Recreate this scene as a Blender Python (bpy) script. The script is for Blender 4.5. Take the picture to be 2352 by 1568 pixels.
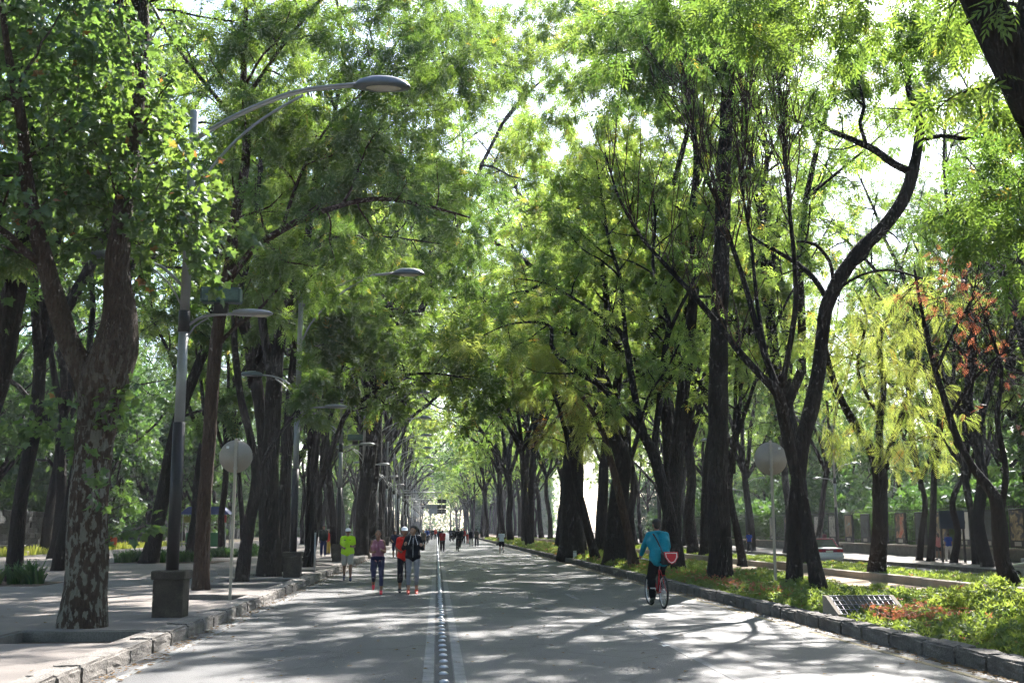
import bpy, bmesh, math, random
import numpy as np
from mathutils import Vector, Matrix

for _o in list(bpy.data.objects):
    bpy.data.objects.remove(_o)
SC = bpy.context.scene
COL = SC.collection
R = math.radians

# ------------------------------------------------------------------ camera, sky, sun, exposure
HAZE_D = 0.00030
CAM_H = 1.6
PITCH = math.atan(429 / 2590.0)
YAW = math.atan((1176 - 1003) / 2590.0 * math.cos(PITCH))
cam_d = bpy.data.cameras.new('camera')
cam_d.sensor_width = 36.0
cam_d.lens = 36.0 * 2590.0 / 2352.0
cam_d.clip_start = 0.1
cam_d.clip_end = 4000.0
cam = bpy.data.objects.new('camera', cam_d)
COL.objects.link(cam)
cam.location = (0, 0, CAM_H)
cam.rotation_euler = (math.pi / 2 + PITCH, 0, -YAW)
SC.camera = cam

SUN_AZ, SUN_EL = R(25), R(43)      # azimuth clockwise from the avenue's direction (+Y)
world = bpy.data.worlds.new('World')
SC.world = world
world.use_nodes = True
wn = world.node_tree.nodes
sky = wn.new('ShaderNodeTexSky')
sky.sky_type = 'NISHITA'
sky.sun_disc = False
sky.sun_elevation = SUN_EL
sky.sun_rotation = SUN_AZ
sky.air_density = 1.0
sky.dust_density = 1.2
sky.ozone_density = 1.0
wn['Background'].inputs['Strength'].default_value = 0.10
world.node_tree.links.new(sky.outputs[0], wn['Background'].inputs['Color'])

sun_d = bpy.data.lights.new('sun', 'SUN')
sun_d.energy = 5.0
sun_d.angle = R(0.53)
sun_d.color = (1.0, 0.95, 0.89)
sun = bpy.data.objects.new('sun', sun_d)
COL.objects.link(sun)
_sd = Vector((math.sin(SUN_AZ) * math.cos(SUN_EL), math.cos(SUN_AZ) * math.cos(SUN_EL), math.sin(SUN_EL)))
sun.rotation_euler = _sd.to_track_quat('Z', 'Y').to_euler()
sun.location = _sd * 200

SC.view_settings.view_transform = 'Standard'
SC.view_settings.look = 'None'
SC.view_settings.exposure = 2.1
SC.view_settings.gamma = 1.0
SC.view_settings.use_curve_mapping = False
SC.render.engine = 'CYCLES'
cy = SC.cycles
cy.max_bounces = 3
cy.diffuse_bounces = 3
cy.glossy_bounces = 2
cy.transmission_bounces = 4
cy.transparent_max_bounces = 3
cy.volume_bounces = 0
cy.caustics_reflective = False
cy.caustics_refractive = False
cy.sample_clamp_indirect = 6.0
cy.use_denoising = True
cy.denoising_prefilter = 'NONE'
cy.use_adaptive_sampling = True
cy.adaptive_threshold = 0.05
cy.use_light_tree = False

# ------------------------------------------------------------------ survey helpers (photo pixel + distance -> point in metres)
_F = 2590.0
_fw = Vector((math.sin(YAW) * math.cos(PITCH), math.cos(YAW) * math.cos(PITCH), math.sin(PITCH)))
_rt = Vector((math.cos(YAW), -math.sin(YAW), 0))
_up = _rt.cross(_fw)
def at(px, py, Y):
    d = _fw + _rt * ((px - 1176) / _F) + _up * ((784 - py) / _F)
    t = Y / d.y
    return np.array((d.x * t, Y, CAM_H + d.z * t))
def gnd(px, py, z=0.0):
    d = _fw + _rt * ((px - 1176) / _F) + _up * ((784 - py) / _F)
    t = (z - CAM_H) / d.z
    return np.array((d.x * t, d.y * t, z))

# ------------------------------------------------------------------ object helpers
def tag(o, label=None, cat=None, group=None, kind=None):
    if label: o['label'] = label
    if cat: o['category'] = cat
    if group: o['group'] = group
    if kind: o['kind'] = kind
    return o
def empty(name, loc=(0, 0, 0), rz=0.0, label=None, cat=None, group=None, scale=1.0):
    o = bpy.data.objects.new(name, None)
    COL.objects.link(o)
    o.location = loc
    o.rotation_euler = (0, 0, rz)
    o.scale = (scale,) * 3
    o.empty_display_size = 0.2
    return tag(o, label, cat, group)
def link(name, me, parent=None, loc=(0, 0, 0), rot=(0, 0, 0), scale=(1, 1, 1)):
    o = bpy.data.objects.new(name, me)
    COL.objects.link(o)
    o.parent = parent
    o.location = loc
    o.rotation_euler = rot
    o.scale = scale
    return o
def np_mesh(name, V, faces, mat=None, smooth=False, tint=None):
    """V (n,3); faces: list of int arrays, each (m,k) with k corners."""
    me = bpy.data.meshes.new(name)
    V = np.asarray(V, dtype=np.float32)
    faces = [np.asarray(f, dtype=np.int32) for f in faces if len(f)]
    nl = sum(f.size for f in faces)
    npoly = sum(len(f) for f in faces)
    me.vertices.add(len(V))
    me.vertices.foreach_set('co', V.ravel())
    me.loops.add(nl)
    me.polygons.add(npoly)
    me.loops.foreach_set('vertex_index', np.concatenate([f.ravel() for f in faces]))
    starts, totals, s = [], [], 0
    for f in faces:
        k = f.shape[1]
        starts.append(s + np.arange(len(f)) * k)
        totals.append(np.full(len(f), k))
        s += f.size
    me.polygons.foreach_set('loop_start', np.concatenate(starts).astype(np.int32))
    me.polygons.foreach_set('loop_total', np.concatenate(totals).astype(np.int32))
    me.polygons.foreach_set('use_smooth', np.full(npoly, smooth, dtype=bool))
    if tint is not None:
        a = me.attributes.new('tint', 'FLOAT', 'POINT')
        a.data.foreach_set('value', np.asarray(tint, dtype=np.float32))
    me.update(calc_edges=True)
    if mat is not None:
        me.materials.append(mat)
    return me

class MB:
    """collects shapes; build() makes ONE mesh"""
    def __init__(self):
        self.V, self.F, self.n = [], {}, 0
    def add(self, V, faces):
        V = np.asarray(V, dtype=float)
        for f in faces:
            f = np.asarray(f, dtype=np.int32)
            if f.size:
                self.F.setdefault(f.shape[1], []).append(f + self.n)
        self.V.append(V)
        self.n += len(V)
        return self
    def box(self, x0, x1, y0, y1, z0, z1):
        V = [(x, y, z) for z in (z0, z1) for y in (y0, y1) for x in (x0, x1)]
        return self.add(V, [[(0, 2, 3, 1), (4, 5, 7, 6), (0, 1, 5, 4), (2, 6, 7, 3), (0, 4, 6, 2), (1, 3, 7, 5)]])
    def bbox(self, x0, x1, y0, y1, z0, z1, b=0.01):
        """box with chamfered edges"""
        bm = bmesh.new()
        bmesh.ops.create_cube(bm, size=1.0)
        for v in bm.verts:
            v.co = Vector(((x0 + x1) / 2 + v.co.x * (x1 - x0), (y0 + y1) / 2 + v.co.y * (y1 - y0), (z0 + z1) / 2 + v.co.z * (z1 - z0)))
        bmesh.ops.bevel(bm, geom=bm.edges[:], offset=b, segments=1, affect='EDGES')
        return self.bm(bm)
    def bm(self, bm):
        bm.verts.index_update()
        V = [v.co[:] for v in bm.verts]
        by = {}
        for f in bm.faces:
            by.setdefault(len(f.verts), []).append([v.index for v in f.verts])
        self.add(V, list(by.values()))
        bm.free()
        return self
    def tube(self, pts, rad, k=8, caps=True, lump=0.0, rng=None, smooth_up=None):
        pts = np.asarray(pts, dtype=float)
        n = len(pts)
        rad = np.broadcast_to(np.asarray(rad, dtype=float), (n,))
        T = np.gradient(pts, axis=0)
        T /= np.linalg.norm(T, axis=1, keepdims=True) + 1e-9
        ref = np.array((0, 1.0, 0)) if abs(T[0][1]) < 0.8 else np.array((1.0, 0, 0))
        u = np.cross(T[0], ref); u /= np.linalg.norm(u)
        U = [u]
        for i in range(1, n):
            u = U[-1] - T[i] * (U[-1] @ T[i])
            u /= np.linalg.norm(u) + 1e-9
            U.append(u)
        U = np.array(U)
        W = np.cross(T, U)
        a = np.arange(k) / k * 2 * math.pi
        rr = rad[:, None] * np.ones(k)[None]
        if lump and rng is not None:
            nz = rng.normal(0, 1, (n, k))
            nz = (nz + np.roll(nz, 1, 1) + np.roll(nz, -1, 1)) / 1.7
            nz[1:-1] = (nz[:-2] + nz[1:-1] * 1.5 + nz[2:]) / 2.2
            rr = rr * (1 + lump * nz)
        P = pts[:, None] + rr[..., None] * (np.cos(a)[None, :, None] * U[:, None] + np.sin(a)[None, :, None] * W[:, None])
        i = np.arange(n - 1)[:, None] * k
        j = np.arange(k)[None]
        j2 = (j + 1) % k
        Q = np.stack([i + j, i + j2, i + k + j2, i + k + j], -1).reshape(-1, 4)
        fs = [Q]
        if caps:
            fs.append(np.array([list(range(k))[::-1], [(n - 1) * k + q for q in range(k)]]))
        return self.add(P.reshape(-1, 3), fs)
    def lathe(self, prof, k=16, c=(0, 0, 0), axis='z'):
        """prof: list of (r, h)"""
        prof = np.asarray(prof, dtype=float)
        a = np.arange(k) / k * 2 * math.pi
        n = len(prof)
        x = prof[:, 0][:, None] * np.cos(a)[None]
        y = prof[:, 0][:, None] * np.sin(a)[None]
        z = np.repeat(prof[:, 1][:, None], k, 1)
        P = np.stack([x, y, z], -1).reshape(-1, 3)
        if axis == 'x': P = P[:, [2, 0, 1]]
        if axis == 'y': P = P[:, [1, 2, 0]]
        P = P + np.asarray(c)
        i = np.arange(n - 1)[:, None] * k
        j = np.arange(k)[None]
        j2 = (j + 1) % k
        Q = np.stack([i + j, i + j2, i + k + j2, i + k + j], -1).reshape(-1, 4)
        return self.add(P, [Q, np.array([list(range(k))[::-1], [(n - 1) * k + q for q in range(k)]])])
    def torus(self, c, R_, r, axis='x', k=32, m=8):
        a = np.arange(k) / k * 2 * math.pi
        b = np.arange(m) / m * 2 * math.pi
        rr = R_ + r * np.cos(b)[None]
        P = np.stack([rr * np.cos(a)[:, None], rr * np.sin(a)[:, None], np.repeat((r * np.sin(b))[None], k, 0)], -1).reshape(-1, 3)
        if axis == 'x': P = P[:, [2, 0, 1]]
        if axis == 'y': P = P[:, [1, 2, 0]]
        i = np.arange(k)[:, None]
        j = np.arange(m)[None]
        i2 = (i + 1) % k
        j2 = (j + 1) % m
        Q = np.stack([i * m + j, i2 * m + j, i2 * m + j2, i * m + j2], -1).reshape(-1, 4)
        return self.add(P + np.asarray(c), [Q])
    def ell(self, c, rx, ry, rz, seg=12, rings=8):
        th = np.linspace(0.12, math.pi - 0.12, rings)
        a = np.arange(seg) / seg * 2 * math.pi
        P = np.stack([np.sin(th)[:, None] * np.cos(a) * rx, np.sin(th)[:, None] * np.sin(a) * ry, np.repeat((np.cos(th) * rz)[:, None], seg, 1)], -1).reshape(-1, 3)
        i = np.arange(rings - 1)[:, None] * seg
        j = np.arange(seg)[None]
        j2 = (j + 1) % seg
        Q = np.stack([i + j, i + seg + j, i + seg + j2, i + j2], -1).reshape(-1, 4)
        return self.add(P + np.asarray(c), [Q, np.array([list(range(seg)), [(rings - 1) * seg + q for q in range(seg)][::-1]])])
    def prism(self, pts, lo, hi, axis='y'):
        """extrude a 2-D outline (u, v) along an axis: y -> (u, t, v); x -> (t, u, v); z -> (u, v, t)"""
        n = len(pts)
        def P(u, v, t):
            return (u, t, v) if axis == 'y' else (t, u, v) if axis == 'x' else (u, v, t)
        V = [P(u, v, lo) for u, v in pts] + [P(u, v, hi) for u, v in pts]
        Q = [(i, (i + 1) % n, n + (i + 1) % n, n + i) for i in range(n)]
        return self.add(V, [Q, [tuple(range(n))[::-1]], [tuple(range(n, 2 * n))]])
    def mesh(self, name, mat=None, smooth=False, fix=True):
        me = np_mesh(name, np.concatenate(self.V), [np.concatenate(f) for f in self.F.values()], mat, smooth)
        if fix:
            bm = bmesh.new(); bm.from_mesh(me)
            bmesh.ops.recalc_face_normals(bm, faces=bm.faces[:])
            bm.to_mesh(me); bm.free()
        return me
    def build(self, name, mat=None, parent=None, smooth=False, loc=(0, 0, 0), rot=(0, 0, 0), fix=True):
        return link(name, self.mesh(name, mat, smooth, fix), parent, loc, rot)

# ------------------------------------------------------------------ materials
MATS = {}
def newmat(name):
    m = bpy.data.materials.new(name)
    m.use_nodes = True
    nt = m.node_tree
    return m, nt, nt.nodes, nt.links, nt.nodes['Principled BSDF']
def plain(name, col, rough=0.6, metal=0.0, spec=0.4, noise=0.0, nscale=8.0, bump=0.0, emit=None):
    if name in MATS: return MATS[name]
    m, nt, N, L, P = newmat(name)
    P.inputs['Base Color'].default_value = (*col, 1)
    P.inputs['Roughness'].default_value = rough
    P.inputs['Metallic'].default_value = metal
    P.inputs['Specular IOR Level'].default_value = spec
    if noise or bump:
        tc = N.new('ShaderNodeTexCoord')
        nz = N.new('ShaderNodeTexNoise')
        nz.inputs['Scale'].default_value = nscale
        nz.inputs['Detail'].default_value = 5
        L.new(tc.outputs['Object'], nz.inputs['Vector'])
        if noise:
            mx = N.new('ShaderNodeMix'); mx.data_type = 'RGBA'
            mx.inputs['A'].default_value = (*[c * (1 - noise) for c in col], 1)
            mx.inputs['B'].default_value = (*[min(1, c * (1 + noise)) for c in col], 1)
            L.new(nz.outputs['Fac'], mx.inputs['Factor'])
            L.new(mx.outputs['Result'], P.inputs['Base Color'])
        if bump:
            b = N.new('ShaderNodeBump')
            b.inputs['Strength'].default_value = bump
            b.inputs['Distance'].default_value = 0.02
            L.new(nz.outputs['Fac'], b.inputs['Height'])
            L.new(b.outputs['Normal'], P.inputs['Normal'])
    if emit:
        P.inputs['Emission Color'].default_value = (*emit[:3], 1)
        P.inputs['Emission Strength'].default_value = emit[3]
    MATS[name] = m
    return m
def ramp_node(N, stops):
    r = N.new('ShaderNodeValToRGB')
    e = r.color_ramp.elements
    while len(e) < len(stops): e.new(0.5)
    for el, (p, c) in zip(e, stops):
        el.position = p; el.color = (*c, 1)
    return r
def surface(name, stops, scale=2.0, fine=60.0, fine_amt=0.25, rough=0.85, bump=0.3, bdist=0.01, spec=0.3, detail=8, fscale_bump=None, aniso=None):
    """mottled ground-like surface in world coordinates"""
    m, nt, N, L, P = newmat(name)
    g = N.new('ShaderNodeNewGeometry')
    mp = N.new('ShaderNodeMapping')
    if aniso: mp.inputs['Scale'].default_value = aniso
    L.new(g.outputs['Position'], mp.inputs['Vector'])
    a = N.new('ShaderNodeTexNoise'); a.inputs['Scale'].default_value = scale; a.inputs['Detail'].default_value = detail
    a.inputs['Roughness'].default_value = 0.65
    b = N.new('ShaderNodeTexNoise'); b.inputs['Scale'].default_value = fine; b.inputs['Detail'].default_value = 3
    L.new(mp.outputs['Vector'], a.inputs['Vector']); L.new(g.outputs['Position'], b.inputs['Vector'])
    r = ramp_node(N, stops)
    L.new(a.outputs['Fac'], r.inputs['Fac'])
    mr = N.new('ShaderNodeMapRange')
    mr.inputs['From Min'].default_value = 0.3; mr.inputs['From Max'].default_value = 0.7
    mr.inputs['To Min'].default_value = 1 - fine_amt; mr.inputs['To Max'].default_value = 1 + fine_amt
    L.new(b.outputs['Fac'], mr.inputs['Value'])
    mx = N.new('ShaderNodeMix'); mx.data_type = 'RGBA'; mx.blend_type = 'MULTIPLY'
    mx.inputs['Factor'].default_value = 1.0
    L.new(r.outputs['Color'], mx.inputs['A']); L.new(mr.outputs['Result'], mx.inputs['B'])
    L.new(mx.outputs['Result'], P.inputs['Base Color'])
    P.inputs['Roughness'].default_value = rough
    P.inputs['Specular IOR Level'].default_value = spec
    if bump:
        bp = N.new('ShaderNodeBump'); bp.inputs['Strength'].default_value = bump; bp.inputs['Distance'].default_value = bdist
        L.new(b.outputs['Fac'], bp.inputs['Height']); L.new(bp.outputs['Normal'], P.inputs['Normal'])
    MATS[name] = m
    return m
def leafmat(name, lo, hi, tlo, thi, rare=None, tfac=0.5, rough=0.42):
    """leaf: reflecting + light passing through; hue differs leaf by leaf (attribute tint)"""
    m, nt, N, L, P = newmat(name)
    at_ = N.new('ShaderNodeAttribute'); at_.attribute_name = 'tint'
    oi = N.new('ShaderNodeObjectInfo')
    ad = N.new('ShaderNodeMath'); ad.operation = 'MULTIPLY_ADD'
    ad.inputs[1].default_value = 0.30; ad.inputs[2].default_value = -0.15
    L.new(oi.outputs['Random'], ad.inputs[0])
    s = N.new('ShaderNodeMath'); s.operation = 'ADD'; s.use_clamp = True
    L.new(at_.outputs['Fac'], s.inputs[0]); L.new(ad.outputs[0], s.inputs[1])
    st = [(0.0, lo), (0.9, hi)] + ([(0.97, rare[0])] if rare else [])
    stt = [(0.0, tlo), (0.9, thi)] + ([(0.97, rare[1])] if rare else [])
    r1 = ramp_node(N, st); r2 = ramp_node(N, stt)
    L.new(s.outputs[0], r1.inputs['Fac']); L.new(s.outputs[0], r2.inputs['Fac'])
    N.remove(P)
    df = N.new('ShaderNodeBsdfDiffuse')
    L.new(r1.outputs['Color'], df.inputs['Color'])
    tr = N.new('ShaderNodeBsdfTranslucent')
    L.new(r2.outputs['Color'], tr.inputs['Color'])
    mx = N.new('ShaderNodeMixShader'); mx.inputs['Fac'].default_value = tfac
    L.new(df.outputs[0], mx.inputs[1]); L.new(tr.outputs[0], mx.inputs[2])
    gl = N.new('ShaderNodeBsdfGlossy'); gl.inputs['Roughness'].default_value = rough
    gl.inputs['Color'].default_value = (.9, .95, 1, 1)
    m2 = N.new('ShaderNodeMixShader'); m2.inputs['Fac'].default_value = 0.035
    L.new(mx.outputs[0], m2.inputs[1]); L.new(gl.outputs[0], m2.inputs[2])
    L.new(m2.outputs[0], N['Material Output'].inputs['Surface'])
    MATS[name] = m
    return m
def barkmat(name, a, b, c=None, scale=6.0, stretch=0.25, bump=0.8, patch=None):
    m, nt, N, L, P = newmat(name)
    tc = N.new('ShaderNodeTexCoord')
    mp = N.new('ShaderNodeMapping'); mp.inputs['Scale'].default_value = (1, 1, stretch)
    L.new(tc.outputs['Object'], mp.inputs['Vector'])
    nz = N.new('ShaderNodeTexNoise'); nz.inputs['Scale'].default_value = scale * 3; nz.inputs['Detail'].default_value = 6; nz.inputs['Roughness'].default_value = 0.7
    L.new(mp.outputs[0], nz.inputs['Vector'])
    vo = N.new('ShaderNodeTexVoronoi'); vo.feature = 'DISTANCE_TO_EDGE'; vo.inputs['Scale'].default_value = scale * 2.2
    L.new(mp.outputs[0], vo.inputs['Vector'])
    r = ramp_node(N, [(0.3, a), (0.7, b)])
    L.new(nz.outputs['Fac'], r.inputs['Fac'])
    out = r.outputs['Color']
    if patch:
        p = N.new('ShaderNodeTexNoise'); p.inputs['Scale'].default_value = patch[1]; p.inputs['Detail'].default_value = 4; p.inputs['Roughness'].default_value = 0.55
        mp2 = N.new('ShaderNodeMapping'); mp2.inputs['Scale'].default_value = (1, 1, 0.45)
        L.new(tc.outputs['Object'], mp2.inputs['Vector']); L.new(mp2.outputs[0], p.inputs['Vector'])
        pr = ramp_node(N, [(patch[2], (0, 0, 0)), (patch[2] + 0.035, (1, 1, 1))])
        L.new(p.outputs['Fac'], pr.inputs['Fac'])
        hz = N.new('ShaderNodeSeparateXYZ'); L.new(tc.outputs['Object'], hz.inputs[0])
        hr = N.new('ShaderNodeMapRange'); hr.inputs['From Min'].default_value = patch[3]; hr.inputs['From Max'].default_value = patch[4]
        hr.inputs['To Min'].default_value = 1.0; hr.inputs['To Max'].default_value = 0.0
        L.new(hz.outputs['Z'], hr.inputs['Value'])
        mu = N.new('ShaderNodeMath'); mu.operation = 'MULTIPLY'
        L.new(pr.outputs['Color'], mu.inputs[0]); L.new(hr.outputs[0], mu.inputs[1])
        mx = N.new('ShaderNodeMix'); mx.data_type = 'RGBA'
        L.new(mu.outputs[0], mx.inputs['Factor']); L.new(out, mx.inputs['A'])
        mx.inputs['B'].default_value = (*patch[0], 1)
        out = mx.outputs['Result']
    L.new(out, P.inputs['Base Color'])
    P.inputs['Roughness'].default_value = 0.9
    P.inputs['Specular IOR Level'].default_value = 0.2
    ad = N.new('ShaderNodeMath'); ad.operation = 'MULTIPLY_ADD'; ad.inputs[1].default_value = 1.5
    L.new(vo.outputs['Distance'], ad.inputs[0]); L.new(nz.outputs['Fac'], ad.inputs[2])
    bp = N.new('ShaderNodeBump'); bp.inputs['Strength'].default_value = min(1.0, bump * 1.25); bp.inputs['Distance'].default_value = 0.06
    L.new(ad.outputs[0], bp.inputs['Height']); L.new(bp.outputs['Normal'], P.inputs['Normal'])
    MATS[name] = m
    return m

ASPHALT = surface('asphalt', [(0.28, (0.052, 0.054, 0.058)), (0.5, (0.084, 0.085, 0.088)), (0.74, (0.122, 0.121, 0.118))], scale=0.6, fine=95, fine_amt=0.42, rough=0.60, bump=0.45, bdist=0.012, spec=0.45, aniso=(1.0, 0.35, 1.0))
def add_cracks(m, scale=0.22, width=0.004, dark=0.35):
    """thin wandering cracks with tar-dark edges, and darker oil-worn wheel bands of their own shape"""
    nt = m.node_tree; N = nt.nodes; L = nt.links; P = N['Principled BSDF']
    src = P.inputs['Base Color'].links[0].from_socket
    g = N.new('ShaderNodeNewGeometry')
    w = N.new('ShaderNodeTexNoise'); w.inputs['Scale'].default_value = 1.3; w.inputs['Detail'].default_value = 6
    L.new(g.outputs['Position'], w.inputs['Vector'])
    ad = N.new('ShaderNodeVectorMath'); ad.operation = 'MULTIPLY_ADD'; ad.inputs[1].default_value = (1.2, 1.2, 0)
    L.new(w.outputs['Color'], ad.inputs[0]); L.new(g.outputs['Position'], ad.inputs[2])
    v = N.new('ShaderNodeTexVoronoi'); v.feature = 'DISTANCE_TO_EDGE'; v.inputs['Scale'].default_value = scale
    L.new(ad.outputs[0], v.inputs['Vector'])
    r = ramp_node(N, [(0.0, (dark,) * 3), (width, (1, 1, 1))]); L.new(v.outputs['Distance'], r.inputs['Fac'])
    mx = N.new('ShaderNodeMix'); mx.data_type = 'RGBA'; mx.blend_type = 'MULTIPLY'; mx.inputs['Factor'].default_value = 0.8
    L.new(src, mx.inputs['A']); L.new(r.outputs['Color'], mx.inputs['B'])
    L.new(mx.outputs['Result'], P.inputs['Base Color'])
add_cracks(ASPHALT, 0.30, 0.010, 0.45)
PAVE = surface('paving', [(0.3, (0.13, 0.115, 0.105)), (0.55, (0.175, 0.154, 0.14)), (0.75, (0.22, 0.193, 0.175))], scale=0.8, fine=70, fine_amt=0.18, rough=0.85, bump=0.25)
SOIL = surface('soil', [(0.3, (0.05, 0.035, 0.025)), (0.55, (0.09, 0.065, 0.045)), (0.75, (0.15, 0.105, 0.07))], scale=1.2, fine=25, fine_amt=0.4, rough=0.95, bump=0.6, bdist=0.04)
SAND = surface('sand_path', [(0.3, (0.24, 0.18, 0.13)), (0.6, (0.34, 0.26, 0.19)), (0.8, (0.42, 0.33, 0.25))], scale=1.5, fine=60, fine_amt=0.25, rough=0.95, bump=0.4)
FOREST = surface('forest_floor', [(0.3, (0.05, 0.045, 0.022)), (0.5, (0.10, 0.078, 0.045)), (0.65, (0.16, 0.11, 0.07)), (0.8, (0.10, 0.12, 0.035))], scale=0.25, fine=8, fine_amt=0.4, rough=0.95, bump=0.6, bdist=0.05)
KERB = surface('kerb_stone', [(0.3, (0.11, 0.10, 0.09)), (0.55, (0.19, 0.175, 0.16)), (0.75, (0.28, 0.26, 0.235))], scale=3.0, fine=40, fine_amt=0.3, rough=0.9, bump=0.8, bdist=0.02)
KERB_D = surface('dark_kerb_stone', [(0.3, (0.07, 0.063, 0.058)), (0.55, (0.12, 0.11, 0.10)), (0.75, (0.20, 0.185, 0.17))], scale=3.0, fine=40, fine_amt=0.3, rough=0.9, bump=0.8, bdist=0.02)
PAINT_W = surface('worn_white_paint', [(0.25, (0.10, 0.10, 0.10)), (0.46, (0.20, 0.20, 0.195)), (0.72, (0.28, 0.28, 0.27))], scale=3.5, fine=80, fine_amt=0.2, rough=0.75, bump=0.2)
PAINT_Y = surface('worn_yellow_paint', [(0.25, (0.12, 0.11, 0.09)), (0.45, (0.27, 0.22, 0.13)), (0.7, (0.36, 0.29, 0.16))], scale=3.0, fine=60, fine_amt=0.25, rough=0.8, bump=0.2)
CONC = surface('concrete', [(0.3, (0.20, 0.175, 0.145)), (0.6, (0.29, 0.25, 0.205)), (0.8, (0.35, 0.31, 0.26))], scale=1.5, fine=50, fine_amt=0.15, rough=0.9, bump=0.3)
CONC_D = surface('dark_concrete', [(0.3, (0.10, 0.095, 0.085)), (0.6, (0.16, 0.15, 0.135)), (0.8, (0.21, 0.195, 0.175))], scale=2.5, fine=60, fine_amt=0.25, rough=0.9, bump=0.5)

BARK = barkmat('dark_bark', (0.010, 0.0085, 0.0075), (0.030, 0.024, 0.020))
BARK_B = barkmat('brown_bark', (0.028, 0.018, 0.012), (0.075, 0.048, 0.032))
BARK_P = barkmat('plane_bark', (0.030, 0.022, 0.016), (0.085, 0.060, 0.044), patch=((0.18, 0.175, 0.145), 13.0, 0.515, 2.6, 4.6), bump=0.9, scale=9)

ASH = leafmat('ash_leaf', (0.020, 0.052, 0.016), (0.050, 0.102, 0.024), (0.09, 0.225, 0.035), (0.32, 0.45, 0.055), rare=((0.14, 0.13, 0.03), (0.5, 0.42, 0.05)))
ASH_L = leafmat('light_ash_leaf', (0.026, 0.064, 0.018), (0.068, 0.125, 0.026), (0.14, 0.32, 0.05), (0.45, 0.56, 0.085), rare=((0.16, 0.14, 0.03), (0.6, 0.46, 0.06)), tfac=0.62)
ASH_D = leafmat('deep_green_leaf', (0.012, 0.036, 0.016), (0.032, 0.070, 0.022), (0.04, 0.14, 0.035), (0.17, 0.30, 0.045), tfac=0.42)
PLANE = leafmat('plane_leaf', (0.020, 0.050, 0.018), (0.048, 0.095, 0.026), (0.08, 0.20, 0.04), (0.27, 0.41, 0.06), rare=((0.12, 0.06, 0.02), (0.45, 0.2, 0.04)), tfac=0.45)
JACA = leafmat('yellowing_frond', (0.10, 0.14, 0.02), (0.20, 0.20, 0.025), (0.34, 0.50, 0.08), (0.58, 0.60, 0.11), rare=((0.25, 0.12, 0.03), (0.7, 0.32, 0.05)), tfac=0.66)
REDL = leafmat('red_leaf', (0.09, 0.025, 0.018), (0.15, 0.055, 0.03), (0.26, 0.06, 0.035), (0.38, 0.14, 0.06), tfac=0.5)
COVER = leafmat('ground_cover_leaf', (0.026, 0.062, 0.014), (0.085, 0.13, 0.024), (0.13, 0.26, 0.035), (0.42, 0.48, 0.07), rare=((0.22, 0.09, 0.05), (0.5, 0.2, 0.08)), tfac=0.5)
STRAP = leafmat('strap_leaf', (0.02, 0.055, 0.02), (0.05, 0.11, 0.03), (0.06, 0.18, 0.05), (0.18, 0.34, 0.07), tfac=0.35, rough=0.3)
GRASS = leafmat('grass_blade', (0.05, 0.085, 0.015), (0.13, 0.15, 0.03), (0.2, 0.3, 0.03), (0.5, 0.5, 0.08), tfac=0.45)
FLOWER = leafmat('red_flower', (0.25, 0.05, 0.03), (0.38, 0.14, 0.07), (0.4, 0.08, 0.04), (0.5, 0.2, 0.09), tfac=0.4)
# ------------------------------------------------------------------ setting: ground, avenue, kerbs, beds
def struct(o, label=None):
    return tag(o, label, None, None, 'structure')
XL, XR = -3.65, 6.20            # kerb feet of the avenue
Y0, Y1 = -14.0, 420.0
PIT_Y = [16.0, 24.8, 29.5, 32.6, 36.3, 39.9, 46.0, 51.4, 57.6]
rng0 = np.random.default_rng(3)

struct(MB().box(-700, 700, -60, 1100, -1.6, -0.45).build('ground', FOREST))
road = struct(MB().box(XL - 0.02, XR + 0.02, Y0, Y1, -0.6, 0.0).build('road', ASPHALT))
# painted lines: thin sheets on the road
def stripe(name, x0, x1, y0, y1, mat, parent=road):
    return MB().box(x0, x1, y0, y1, 0.001, 0.005).build(name, mat, parent)
stripe('edge_line', XL + 0.20, XL + 0.30, Y0, Y1, PAINT_W)
stripe('centre_line', -0.135, -0.015, Y0, Y1, PAINT_W)
stripe('centre_line', 0.215, 0.335, Y0, Y1, PAINT_W)
stripe('yellow_edge_line', XR - 0.36, XR - 0.27, Y0, Y1, PAINT_Y)
stripe('seam_strip', 0.0, 0.2, Y0, Y1, surface('dark_asphalt_seam', [(0.3, (0.06, 0.06, 0.063)), (0.7, (0.085, 0.085, 0.088))], scale=1.5, fine=80, fine_amt=0.3, rough=0.75, bump=0.3))
for k in range(24):
    y = 12.1 + (k - 1) * 4.7
    L_ = 4.4 if k == 1 else 2.3
    stripe('lane_dash', 3.19, 3.29, y, y + (L_ if k < 3 else 2.3), PAINT_W)
# metal studs between the centre lines
stud_me = MB().lathe([(0.055, 0.0), (0.055, 0.006), (0.047, 0.020), (0.028, 0.029), (0.004, 0.032)], 12).mesh('road_stud', plain('stud_metal', (0.42, 0.43, 0.46), 0.38, 0.8, noise=.3, nscale=9), True)
yy = 8.0
for k in range(300):
    link('road_stud', stud_me, road, (0.10 + random.Random(k).uniform(-.012, .012), yy + random.Random(k + 999).uniform(-.05, .05), 0.004))
    yy += 0.62
far_studs = MB()
while yy < 360:
    far_studs.lathe([(0.062, 0.0), (0.052, 0.026), (0.004, 0.042)], 6, (0.1, yy, 0.004)); yy += 0.62
tag(far_studs.build('road_studs_far', MATS['stud_metal'], road), kind='stuff')

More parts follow.
